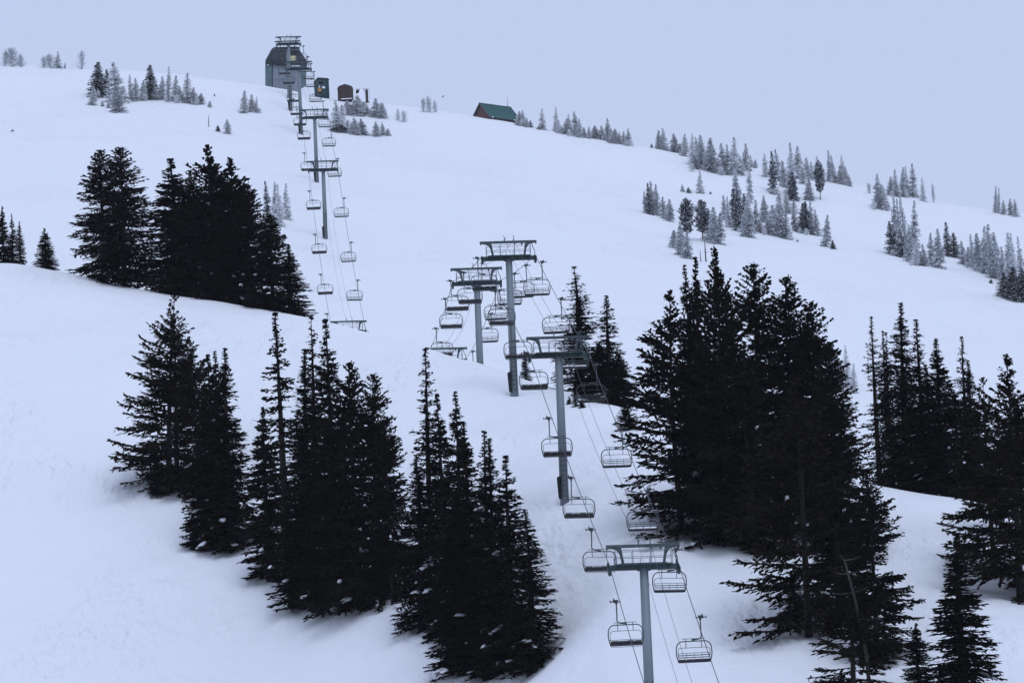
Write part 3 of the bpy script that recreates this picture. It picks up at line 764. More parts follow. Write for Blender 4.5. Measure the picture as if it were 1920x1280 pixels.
def build_bird():
    p = unproject(np.array(830.0), np.array(182.0), 1000)
    k = 0.42
    m = MB()
    prof = [(-0.55, 0.02), (-0.35, 0.07), (0, 0.12), (0.3, 0.10), (0.45, 0.07), (0.6, 0.015)]
    m.tube([(x * k, 0, 0.02 * k) for x, _ in prof], [r * k for _, r in prof], 8)
    root = link('bird', m.mesh('bird', M['black'], True)); root.location = p; root.rotation_euler = (0, R(25), R(20))
    tag(root, 'tiny dark bird in flight in the sky left of the cabin', 'bird')
    for s in (-1, 1):
        w = MB().poly([(0.2 * k, s * 0.06 * k, 0.08 * k), (-0.2 * k, s * 0.06 * k, 0.08 * k), (-0.15 * k, s * 0.6 * k, 0.38 * k), (0.25 * k, s * 0.55 * k, 0.40 * k), (-0.1 * k, s * 1.1 * k, 0.55 * k),
                       (0.2 * k, s * 0.06 * k, 0.05 * k), (-0.2 * k, s * 0.06 * k, 0.05 * k), (-0.15 * k, s * 0.6 * k, 0.35 * k), (0.25 * k, s * 0.55 * k, 0.37 * k), (-0.1 * k, s * 1.1 * k, 0.54 * k)],
                      [(0, 1, 2, 3), (3, 2, 4), (5, 8, 7, 6), (8, 9, 7)])
        part('wing', w, M['black'], root)

# ------------------------------------------------------------------ conifers
def make_conifer(name, seed, H, Rad, kind):
    """returns (trunk mesh, crown mesh, snow mesh); crown radius Rad, height H, foot at the origin"""
    r = random.Random(seed)
    tufts = []                                           # (x,y,z, dx,dy,dz, length, width, roll, shade, rime)
    tb = MB()
    K = dict(fir=dict(n=int(H * 2.7), per=(7, 9), bare=0.02, prof=lambda t: 1.15 * (1 - t) ** 0.88 * min(1, 0.62 + 5 * t) + 0.012, jit=0.36, pit=(-28, 20), curl=0.05, tl=0.40, tw=0.17, den=1.0),
             sparse=dict(n=int(H * 2.7), per=(4, 6), bare=0.02, prof=lambda t: 1.2 * (1 - t) ** 0.9 * min(1, 0.62 + 5 * t) + 0.05, jit=0.52, pit=(-22, 8), curl=0.10, tl=0.36, tw=0.15, den=0.85),
             spruce=dict(n=int(H * 2.7), per=(7, 9), bare=0.015, prof=lambda t: (1 - t) ** 0.58 * min(1.0, 0.8 + t * 1.6) + 0.02, jit=0.34, pit=(-20, 30), curl=0.10, tl=0.42, tw=0.18, den=0.95),
             pine=dict(n=int(H * 2.2), per=(6, 8), bare=0.04, prof=lambda t: (math.sin(min(1, (t + 0.14) * 1.02) * math.pi)) ** 0.55 * 0.5 + 0.55 * (1 - t) ** 0.75 + 0.05, jit=0.42, pit=(-16, 46), curl=0.22, tl=0.44, tw=0.20, den=1.05),
             open=dict(n=int(H * 1.75), per=(5, 7), bare=0.02, prof=lambda t: (math.sin(min(1, (t + 0.16) * 1.0) * math.pi)) ** 0.5 * 0.42 + 0.6 * (1 - t) ** 0.7 + 0.04, jit=0.42, pit=(-18, 40), curl=0.14, tl=0.42, tw=0.19, den=1.15),
             frost=dict(n=int(H * 5.0), per=(6, 8), bare=0.0, prof=lambda t: 1.15 * (1 - t) ** 0.85 + 0.015, jit=0.5, pit=(-24, 14), curl=0.05, tl=0.26, tw=0.13, den=0.95),
             frostbush=dict(n=int(H * 6), per=(5, 7), bare=0.0, prof=lambda t: (1 - t) ** 0.6 * 0.95 + 0.10, jit=0.6, pit=(22, 68), curl=0.25, tl=0.26, tw=0.07, den=0.7),
             farpine=dict(n=int(H * 3.4), per=(7, 8), bare=0.22, prof=lambda t: math.sin(min(1, max(0, (t - 0.16) / 0.86) + 0.06) * math.pi) ** 0.6 + 0.05, jit=0.35, pit=(-5, 45), curl=0.2, tl=0.34, tw=0.18, den=1.3))[kind]
    # gently wandering trunk
    ax, ay = r.uniform(-1, 1) * 0.02 * H, r.uniform(-1, 1) * 0.02 * H
    def axis(t): return Vector((ax * math.sin(t * 2.6), ay * math.sin(t * 2.2 + 0.5) - ay * math.sin(0.5), t * H))
    tr = 0.013 * H + 0.05
    tb.tube([axis(t) - Vector((0, 0, 0.8 if t == 0 else 0)) for t in np.linspace(0, 1, 9)], [max(0.012, tr * (1 - t) ** 0.8) for t in np.linspace(0, 1, 9)], 7)
    lobe = [r.uniform(0.72, 1.25) for _ in range(7)]
    gaps = [(r.random(), r.random() * 6.283) for _ in range(4 if kind in ('pine', 'open', 'sparse', 'spruce') else 2)]
    snow = MB()
    nW = K['n']
    for i in range(nW):
        t0 = K['bare'] + (1 - K['bare']) * (1 - (1 - (i + r.random() * 0.4) / nW) ** 1.22)
        for b in range(r.randint(*K['per'])):
            az = r.random() * 6.283
            t = min(0.996, t0 + r.random() * 0.7 / nW)
            if kind in ('spruce', 'pine') and t < 0.25 and r.random() < 0.22: continue
            lb = lobe[int(az / 6.283 * 7) % 7]
            if any(abs(t - g) < 0.05 and abs((az - ga + 3.14) % 6.283 - 3.14) < 0.9 for g, ga in gaps): continue
            L = Rad * K['prof'](t) * (1 - K['jit'] * r.random() ** 1.3 * 1.4 + K['jit'] * 0.3) * (1 + (lb - 1) * (0.8 if kind in ('pine', 'open', 'spruce', 'frost') else 0.35))
            if kind in ('pine', 'spruce') and r.random() < 0.03: L *= 1.2
            if L < 0.06: L = 0.06
            ts = 0.38 + 0.62 * min(1, (1 - t) * 2.6)
            p0 = axis(t)
            pa = R(K['pit'][0] + (K['pit'][1] - K['pit'][0]) * t ** 1.2 + r.uniform(-9, 9))
            c = K['curl'] * r.uniform(0.3, 1.4)
            u = Vector((math.cos(az), math.sin(az), 0)); side = Vector((-u.y, u.x, 0)); bend = r.uniform(-0.25, 0.25)
            def bp(s): return p0 + u * (L * s * math.cos(pa)) + side * (bend * L * s * s) + Vector((0, 0, L * (math.sin(pa) * s + c * s * s)))
            if L > 0.7:
                tb.tube([bp(0), bp(0.5), bp(0.97)], [0.012 + 0.010 * L, 0.01 + 0.006 * L, 0.006], 4)
            step = 0.26 / K['den'] if kind not in ('frost', 'frostbush') else 0.20 / K['den']
            s = (0.20 if kind == 'open' and L > 1.2 else 0.10) if L > 0.8 else 0.25
            while s <= 1.0:
                q = bp(s); dirb = (bp(min(1, s + 0.05)) - bp(s - 0.05)).normalized()
                # tuft along the branch
                tufts.append((*q, *(dirb + Vector((r.gauss(0, .15), r.gauss(0, .15), r.gauss(0, .15)))), ts * K['tl'] * r.uniform(0.8, 1.3), K['tw'] * r.uniform(0.8, 1.3), r.random() * 3.14, r.random(), r.random()))
                if r.random() < 0.45:
                    tufts.append((q.x, q.y, q.z - 0.06 * ts, *(dirb * 0.5 + Vector((r.gauss(0, .3), r.gauss(0, .3), -r.uniform(0.4, 1.0)))), ts * K['tl'] * r.uniform(0.7, 1.15), K['tw'] * r.uniform(0.8, 1.3), r.random() * 3.14, r.random(), r.random()))
                lt = (0.40 * L * (1 - s) ** 0.7 + 0.26 * ts) * r.uniform(0.6, 1.15)
                lt = min(lt, 1.3)
                for sg in (-1, 1):
                    if r.random() < 0.12: continue
                    tw = (dirb * r.uniform(0.5, 0.9) + side * sg * r.uniform(0.6, 1.0) + Vector((0, 0, r.uniform(-0.5, 0.22)))).normalized()
                    k = 0.10
                    while k < lt + 0.05:
                        pp = q + tw * k
                        dv = tw + Vector((r.gauss(0, .28), r.gauss(0, .28), r.gauss(0.0, .22)))
                        tufts.append((*pp, *dv, ts * K['tl'] * r.uniform(0.65, 1.25), K['tw'] * r.uniform(0.7, 1.3), r.random() * 3.14, r.random(), r.random()))
                        k += K['tl'] * r.uniform(0.42, 0.62) / K['den']
                s += step / max(L, 0.3)
            if L > 0.6:
                for _ in range(5):
                    a_ = r.uniform(-0.75, 0.75)
                    dv = u * math.cos(a_) + side * math.sin(a_) + Vector((0, 0, r.uniform(-0.55, 0.3)))
                    q = bp(r.uniform(0.88, 1.0))
                    tufts.append((*q, *dv, ts * K['tl'] * r.uniform(0.7, 1.2), K['tw'] * r.uniform(0.8, 1.3), r.random() * 3.14, r.random(), r.random()))
            if L < 0.9 or r.random() < 0.5:
                for _ in range(2 if L < 0.3 else (7 if L < 0.9 else 4)):
                    q = bp(r.random() * min(1, 0.7 / L)) + Vector((r.gauss(0, .07), r.gauss(0, .07), r.gauss(0, .12))) * ts
                    dv = u + Vector((r.gauss(0, .5), r.gauss(0, .5), r.uniform(-0.5, 0.5)))
                    tufts.append((*q, *dv, ts * K['tl'] * r.uniform(0.6, 1.0), K['tw'] * r.uniform(0.7, 1.2), r.random() * 3.14, r.random(), r.random()))
            if kind in ('fir', 'spruce', 'pine', 'open', 'sparse') and t < 0.55 and L > 0.8 and r.random() < 0.085 * (1.3 - t * 2):
                q = bp(r.uniform(0.5, 0.9)) + Vector((0, 0, 0.08)); a, bb, hh = 0.14 + 0.5 * r.random() ** 2.2, 0.12 + 0.3 * r.random() ** 2, r.uniform(0.10, 0.24)
                ca, sa = math.cos(az), math.sin(az)
                P, n8 = [], 7; tilt = r.uniform(-0.45, 0.15)
                for lev, sc, zz in ((0, 0.75, -0.5), (1, 1.0, 0.1), (2, 0.62, 0.8)):
                    for m_ in range(n8):
                        th = 6.283 * m_ / n8; jr = r.uniform(0.5, 1.3)
                        x, y = a * sc * jr * math.cos(th), bb * sc * jr * math.sin(th)
                        P.append((q.x + x * ca - y * sa, q.y + x * sa + y * ca, q.z + hh * (zz + r.uniform(-0.3, 0.3)) + x * (0.9 * math.sin(pa) + tilt)))
                Fc = [tuple(range(n8))[::-1], tuple(range(2 * n8, 3 * n8))]
                for lv in range(2):
                    for m_ in range(n8): Fc.append((lv * n8 + m_, lv * n8 + (m_ + 1) % n8, (lv + 1) * n8 + (m_ + 1) % n8, (lv + 1) * n8 + m_))
                snow.poly(P, Fc)
    A = np.array(tufts, float)
    c0, d = A[:, 0:3], A[:, 3:6]
    d /= np.linalg.norm(d, axis=1, keepdims=True) + 1e-9
    ref = np.stack([np.cos(A[:, 8]) * 0.6, np.sin(A[:, 8]) * 0.6, np.ones(len(A)) * 0.8], 1)
    w = np.cross(d, ref); w /= np.linalg.norm(w, axis=1, keepdims=True) + 1e-9
    ln, wd = A[:, 6:7], A[:, 7:8]
    V = np.stack([c0 - d * ln * 0.35, c0 + w * wd * 0.5 + d * ln * 0.05, c0 + d * ln * 0.65, c0 - w * wd * 0.5 + d * ln * 0.05], 1).reshape(-1, 3)
    Fq = np.arange(len(V)).reshape(-1, 4)
    attr = np.stack([A[:, 9], A[:, 10], np.zeros(len(A))], 1)
    crown = np_mesh(name + '_crown', V, Fq, M['needle'], attr)
    trunk = tb.mesh(name + '_trunk', M['bark'])
    sn = snow.mesh(name + '_snow', M['clump'], True) if snow.f else None
    return trunk, crown, sn, H, Rad, len(A)

def make_snag(seed, H):
    r = random.Random(seed); tb = MB()
    tb.tube([(0, 0, -0.5), (0.03 * H, 0, H * 0.4), (-0.01 * H, 0.02 * H, H * 0.75), (0.02 * H, 0.01 * H, H)], [0.02 * H + .04, 0.017 * H + .03, 0.01 * H + .02, 0.01], 6)
    for i in range(9):
        z = H * r.uniform(0.25, 0.95); az = r.random() * 6.283; L = H * r.uniform(0.08, 0.22) * (1.2 - z / H)
        p = Vector((0.01 * H, 0, z)); u = Vector((math.cos(az), math.sin(az), r.uniform(-0.2, 0.6)))
        tb.tube([p, p + u * L * 0.6, p + u * L + Vector((0, 0, L * 0.2))], [0.03 + 0.003 * H, 0.02, 0.008], 4)
    return tb

PROTO = {}
def protos():
    for k, n, H, Rd in (('fir', 4, 17, 2.0), ('sparse', 3, 17, 1.8), ('spruce', 4, 15, 3.9), ('pine', 3, 15, 4.2), ('open', 4, 15, 4.2), ('frost', 5, 6, 1.0), ('frostbush', 3, 2.6, 1.6), ('farpine', 2, 7, 1.5)):
        PROTO[k] = [make_conifer('%s_%d' % (k, i), 100 + 17 * i + len(k) * 7, H, Rd, k) for i in range(n)]
    tot = sum(p[5] for v in PROTO.values() for p in v)
    print('tufts', tot)

def plant(name, kind, var, base, H, rad, label, cat, group, needle=None, bark=None, lean=(0, 0), rz=None, snow=True, sink=0.15):
    trunk, crown, sn, H0, R0, _ = PROTO[kind][var % len(PROTO[kind])]
    root = empty(name, (base[0], base[1], base[2] - sink), 0, label, cat, group)
    s = H / H0; sx = rad / R0
    root.scale = (sx, sx, s)
    root.rotation_euler = (lean[1], lean[0], rng.random() * 6.283 if rz is None else rz)
    root.rotation_mode = 'ZYX' if False else 'XYZ'
    for nm, me, m in (('trunk', trunk, bark), ('crown', crown, needle)):
        o = link(nm, me, root)
        if m is not None:
            o.material_slots[0].link = 'OBJECT'; o.material_slots[0].material = M[m]
    if sn is not None and snow:
        o = link('branch_snow', sn, root); o['kind'] = 'stuff'
    return root

# near dark conifers: name, kind, variant, top x, top y, where (base row on the near face, or +metres behind the crest), crown half width in photo px, label, lean, needles
NEAR = [
 # left edge, behind the crest
 ('fir_tree', 'fir', 0, 4, 383, '+14', 17, 'dark spire fir cut by the left edge of the photo', 0, 0),
 ('fir_tree', 'fir', 1, 19, 397, '+12', 14, 'dark spire fir, second from the left photo edge', 0, 0),
 ('fir_tree', 'fir', 2, 35, 411, '+10', 13, 'dark spire fir at left edge, third and shortest of its trio', 0, 0),
 ('fir_tree', 'fir', 3, 82, 424, '+3', 20, 'small lone dark fir right of the trio at the left edge', 0, 0),
 # twin group on the crest
 ('spruce_tree', 'spruce', 0, 184, 279, '+5', 84, 'broad dark spruce, left of the twin tops on the snow crest', 0, 0),
 ('spruce_tree', 'spruce', 1, 222, 274, '+2', 92, 'broad dark spruce, right of the twin tops on the snow crest', 0, 0),
 ('young_fir', 'fir', 0, 166, 510, '+0.5', 5, 'tiny fir seedling left below the twin-topped spruces', 0, 0),
 ('young_fir', 'fir', 1, 187, 514, '+0.5', 8, 'small bushy seedling close under the twin-topped spruces', 0, 0),
 # second crest group
 ('fir_tree', 'fir', 3, 317, 294, '+8', 66, 'slimmer dark fir, leftmost of the big upper left clump', 0, 0),
 ('spruce_tree', 'pine', 0, 382, 270, '+6', 92, 'tallest ragged-topped conifer in the upper left clump', 0, 0),
 ('spruce_tree', 'spruce', 2, 352, 318, '+3', 70, 'broad dark spruce left in front of the tallest upper left conifer', 0, 0),
 ('pine_tree', 'pine', 1, 432, 296, '+9', 88, 'broad conifer with upswept limbs, right of the tallest upper left one', 0, 0),
 ('spruce_tree', 'spruce', 3, 462, 345, '+4', 72, 'dense dark spruce in the right half of the upper left clump', 0, 0),
 ('spruce_tree', 'spruce', 0, 505, 400, '+2', 64, 'shorter dense spruce, rightmost of the upper left clump', 0, 0),
 ('spruce_tree', 'spruce', 1, 420, 420, '+1', 62, 'low dark spruce filling the front of the upper left clump', 0, 0),
 ('spruce_tree', 'fir', 2, 540, 455, '+2', 36, 'low dark fir at the right foot of the upper left clump', 0, 0),
 # lone pine on the left with its firs
 ('pine_tree', 'open', 0, 272, 551, 916, 98, 'big open-crowned pine standing left on the near slope', -4.5, 1),
 ('pine_tree', 'open', 1, 348, 628, 930, 56, 'smaller pine at the right shoulder of the big open-crowned pine', -2, 1),
 ('pine_tree', 'open', 3, 302, 588, 902, 84, 'open-crowned pine close behind the big left pine', -3, 1),
 ('young_fir', 'fir', 1, 292, 838, 928, 22, 'low bushy fir under the big open-crowned left pine', 0, 0),
 ('fir_tree', 'fir', 3, 387, 662, 1018, 44, 'narrow spire fir just right of the left pine, left of two', 0, 0),
 ('fir_tree', 'fir', 0, 396, 656, 1008, 40, 'narrow spire fir right of the left pine, second of the close pair', 0, 0),
 ('fir_tree', 'fir', 1, 419, 650, 1028, 52, 'pointed dark fir right of the left pine, standing apart to the right', 0, 0),
 ('young_fir', 'fir', 2, 372, 830, 1024, 38, 'low dark fir at the front foot of the left spire firs', 0, 0),
 # centre left clump
 ('fir_tree', 'sparse', 1, 511, 582, 1085, 54, 'tall thin-topped fir, leftmost spire of the centre left clump', -1, 0),
 ('fir_tree', 'sparse', 2, 560, 590, 1110, 48, 'bare-topped fir, second spire of the centre left clump', -1, 0),
 ('fir_tree', 'fir', 2, 553, 652, 1112, 50, 'dark fir between the bare-topped spires of the centre left clump', -1, 0),
 ('fir_tree', 'fir', 3, 594, 598, 1120, 58, 'dense tall spire fir, third spire of the centre left clump', -1, 0),
 ('spruce_tree', 'spruce', 2, 652, 680, 1138, 92, 'broad dark spruce with blunt top in the centre left clump', -1, 0),
 ('spruce_tree', 'spruce', 3, 682, 702, 1120, 84, 'broad dark spruce behind the blunt-topped one, to its right', -1, 0),
 ('spruce_tree', 'spruce', 1, 716, 778, 1125, 58, 'rounded dark spruce, rightmost of the centre left clump', -1, 0),
 ('fir_tree', 'fir', 0, 493, 760, 1080, 46, 'low dark fir at the left front of the centre left clump', 0, 0),
 ('fir_tree', 'fir', 1, 560, 800, 1132, 60, 'low dark fir at the snowy front of the centre left clump', 0, 0),
 ('fir_tree', 'fir', 2, 610, 790, 1140, 62, 'snow-dotted dark fir in front of the dense centre left spire', 0, 0),
 # centre clump
 ('fir_tree', 'sparse', 0, 774, 652, 1160, 50, 'tallest open-branched spire, leftmost of the centre clump', -2.2, 0),
 ('fir_tree', 'fir', 3, 817, 737, 1185, 46, 'spire fir, left of the close pair in the centre clump', -0.5, 0),
 ('fir_tree', 'fir', 0, 832, 733, 1195, 50, 'spire fir, right of the close pair in the centre clump', -1, 0),
 ('fir_tree', 'fir', 1, 868, 790, 1235, 56, 'dark pointed fir just right of the close pair, centre clump', 0, 0),
 ('fir_tree', 'sparse', 1, 904, 806, 1240, 46, 'thin pointed fir, left of the twin tips in the centre clump', -0.5, 0),
 ('fir_tree', 'fir', 2, 917, 820, 1250, 54, 'dark fir, right of the twin tips in the centre clump', 0, 0),
 ('fir_tree', 'fir', 3, 946, 852, 1252, 60, 'dark fir, second from the right in the centre clump', 0, 0),
 ('fir_tree', 'fir', 0, 984, 953, 1256, 56, 'shortest pointed fir, rightmost of the centre clump', 0.5, 0),
 ('fir_tree', 'fir', 1, 778, 850, 1170, 54, 'low dark fir at the left foot of the centre clump', 0, 0),
 ('fir_tree', 'fir', 2, 852, 930, 1255, 60, 'low dark fir in the front middle of the centre clump', 0, 0),
 ('fir_tree', 'fir', 3, 900, 980, 1262, 54, 'lowest dark fir at the front foot of the centre clump', 0, 0),
 # behind the crest beside the second tower
 ('fir_tree', 'sparse', 2, 1071, 496, '+5', 50, 'open-branched fir with a dense tip behind the second tower', 0, 0),
 ('fir_tree', 'sparse', 0, 1085, 560, '+6', 44, 'shorter fir close behind the open-branched one by the second tower', 0, 0),
 ('fir_tree', 'sparse', 1, 1138, 550, '+3', 38, 'scrawny fir with forked top arms right of the second tower', 0, 0),
 ('spruce_tree', 'fir', 2, 1122, 640, '+3', 50, 'low dark fir between the two open firs by the second tower', 0, 0),
 ('spruce_tree', 'spruce', 0, 1158, 660, '+1', 44, 'low dense spruce on the crest right of the second tower', 0, 0),
 ('fir_tree', 'fir', 0, 983, 652, '+3', 10, 'small dark fir tip behind the third tower base', 0, 0),
 ('young_fir', 'fir', 1, 1066, 737, 757, 7, 'tiny fir, leftmost of three beside the second tower pole', 0, 0),
 ('young_fir', 'fir', 2, 1078, 731, 761, 7, 'tiny fir, tallest and middle of three beside the second tower', 0, 0),
 ('young_fir', 'fir', 3, 1091, 741, 763, 7, 'tiny fir, rightmost of three beside the second tower pole', 0, 0),
 ('young_fir', 'pine', 1, 1170, 752, 806, 20, 'small bushy pine left of the huge right clump', 0, 1),
 # huge right clump
 ('spruce_tree', 'open', 2, 1260, 544, 985, 108, 'wide conifer, leftmost of the huge right clump, limbs reaching the chairs', 0, 0),
 ('fir_tree', 'fir', 0, 1281, 494, 960, 42, 'left of two thin spires on top of the huge right clump', 0, 0),
 ('fir_tree', 'fir', 1, 1309, 480, 965, 46, 'right of two thin spires on top of the huge right clump', 0, 0),
 ('pine_tree', 'pine', 2, 1346, 466, 1000, 92, 'tallest ragged conifer of the huge right clump', 0, 0),
 ('spruce_tree', 'spruce', 1, 1415, 494, 985, 104, 'broad dark conifer just right of the tallest in the right clump', 0, 0),
 ('spruce_tree', 'spruce', 2, 1479, 518, 980, 106, 'broad dark spruce with crowned top, right part of the huge clump', 0, 0),
 ('spruce_tree', 'spruce', 3, 1524, 566, 1010, 92, 'dark spruce stepping down at the right of the huge clump', 0, 0),
 ('spruce_tree', 'spruce', 0, 1558, 640, 1040, 84, 'lower dark spruce at the right edge of the huge clump', 0, 0),
 ('spruce_tree', 'open', 3, 1330, 640, 1012, 124, 'low wide spruce with visible trunk at the huge clump left foot', 0, 0),
 ('spruce_tree', 'open', 0, 1400, 640, 1030, 110, 'wide dark conifer filling the middle of the huge right clump', 0, 0),
 ('pine_tree', 'open', 1, 1492, 700, 1185, 126, 'foreground conifer with bare lower trunk before the huge clump', -0.5, 1),
 ('spruce_tree', 'spruce', 2, 1560, 720, 1150, 90, 'dense foreground spruce right of the bare-trunked conifer', 0, 0),
 ('spruce_tree', 'spruce', 3, 1630, 880, 1235, 84, 'dark pointed spruce at the lower right of the huge clump', 0, 0),
 ('young_fir', 'fir', 3, 1488, 1060, 1160, 26, 'young fir left beside the bare lower trunk', 0, 0),
 ('pine_tree', 'open', 3, 1588, 1032, 1330, 96, 'brownish sparse pine with dead top at the bottom right', 0, 1),
 # right group behind crest
 ('fir_tree', 'sparse', 0, 1637, 590, '+6', 34, 'thin spire fir, leftmost of the right-hand row on the crest', 0, 0),
 ('fir_tree', 'sparse', 1, 1658, 617, '+8', 24, 'left of two short thin spires in the right-hand row', 0, 0),
 ('fir_tree', 'sparse', 2, 1667, 620, '+7', 24, 'right of two short thin spires in the right-hand row', 0, 0),
 ('fir_tree', 'fir', 2, 1678, 565, '+5', 50, 'tallest spire fir of the right-hand row on the crest', -1.2, 0),
 ('fir_tree', 'sparse', 0, 1714, 594, '+6', 44, 'open spire fir just right of the tallest in the right-hand row', -1, 0),
 ('fir_tree', 'fir', 3, 1738, 680, '+4', 38, 'short dark fir in the middle of the right-hand row', 0, 0),
 ('fir_tree', 'fir', 0, 1757, 632, '+5', 48, 'pointed dark fir, fourth tall spire of the right-hand row', 0, 0),
 ('fir_tree', 'sparse', 1, 1806, 628, '+6', 34, 'thin bare-stemmed spire, rightmost tall one of the right-hand row', 0, 0),
 ('fir_tree', 'fir', 1, 1817, 672, '+5', 40, 'short dark spire close right of the bare-stemmed one', 0, 0),
 ('spruce_tree', 'spruce', 1, 1695, 700, '+3', 66, 'low dense spruce at the foot of the right-hand row', 0, 0),
 ('spruce_tree', 'spruce', 2, 1785, 715, '+3', 70, 'low dense spruce at the right foot of the right-hand row', 0, 0),
 # right edge
 ('pine_tree', 'open', 2, 1893, 664, 1120, 122, 'large dark pine cut by the right edge of the photo', 0, 1),
 ('pine_tree', 'open', 0, 1850, 706, 1075, 84, 'dark pine left of the large one at the right edge', 0, 1),
 ('pine_tree', 'pine', 2, 1908, 745, 1010, 84, 'bushy dark pine behind the large one at the right edge', 0, 1),
 ('fir_tree', 'fir', 3, 1799, 998, 1322, 64, 'dense pointed fir in the bottom right corner', 0, 0),
 ('young_fir', 'fir', 0, 1722, 1163, 1312, 32, 'small fir between the sparse pine and the corner fir', 0, 0),
 ('young_fir', 'sparse', 1, 1779, 1068, 1082, 5, 'tiny twig of a seedling on the snow left of the right-edge pine', 0, 0),
]

def build_near_trees():
    for (name, kind, var, tx, ty, where, rp, lab, lean, brown) in NEAR:
        if isinstance(where, str):
            off = float(where)
            bx = tx + 6
            for _ in range(4):
                dc = float(lut(CREST_D, np.array([float(bx)]), False)[0]); base = on_snow(bx, dc + off)
                _, by = project(base)
                bx = tx + (by - ty) * (TR - math.tan(R(lean)))
        else:
            by = where; bx = tx + (by - ty) * (TR - math.tan(R(lean)))
            base = on_snow(bx, snow_at_pixel(bx, by, False))
            by = project(base)[1]
        k = mpp(base)
        H = (by - ty) * k / math.cos(PITCH) * 1.01
        rp = rp * (1.22 if kind in ('fir', 'sparse') else 1.1)
        cat = 'pine' if 'pine' in name else ('spruce' if 'spruce' in name else ('pine' if 'pine' in name else 'fir'))
        big = H > 5
        WELLS.append((base[0], base[1], 0.35 if big else 0.1, 1.3 if big else 0.5)) if not isinstance(where, str) else None
        plant(name, kind, var, base, H, rp * k, lab, cat + ' tree', 'dark conifers on the near slope', 'needle_brown' if brown else None, None,
              (R(lean), 0), None, True, 0.25)
    # dead curved top in the sparse pine, bottom right
    D = snow_at_pixel(1640, 1335, False); b = on_snow(1640, D) ; k = mpp(b)
    root = empty('dead_tree', b, 0, 'bare grey curved dead trunk within the brownish bottom right pine', 'dead tree')
    m = MB(); pts = [(1634, 1335), (1625, 1230), (1612, 1165), (1600, 1110), (1590, 1075), (1583, 1050), (1574, 1037)]
    m3 = [unproject(np.array(float(a)), np.array(float(c)), D + o_) - b for (a, c), o_ in zip(pts, (1.5, 1.4, 1.0, 0.3, -0.6, -1.2, -1.5))]
    m.tube([tuple(p) for p in m3], [0.15, 0.14, 0.12, 0.09, 0.07, 0.045, 0.015], 7)
    r = random.Random(3)
    link('trunk', m.mesh('trunk', M['dead'], True), root)
    for j, (i0, dx, dy) in enumerate(((5, 1.0, 0.2), (4, 0.9, 0.25), (4, -0.9, 0.15), (3, -1.3, 0.0), (2, 1.6, 0.4), (2, -1.8, 0.0), (3, 1.0, 0.3))):
        p = Vector(m3[i0]); q = p + Vector((dx, r.uniform(-0.5, 0.5), dy))
        link('limb', MB().tube([p, p.lerp(q, 0.6) + Vector((0, 0, -0.08)), q], [0.045, 0.03, 0.012], 5).mesh('limb', M['dead']), root)

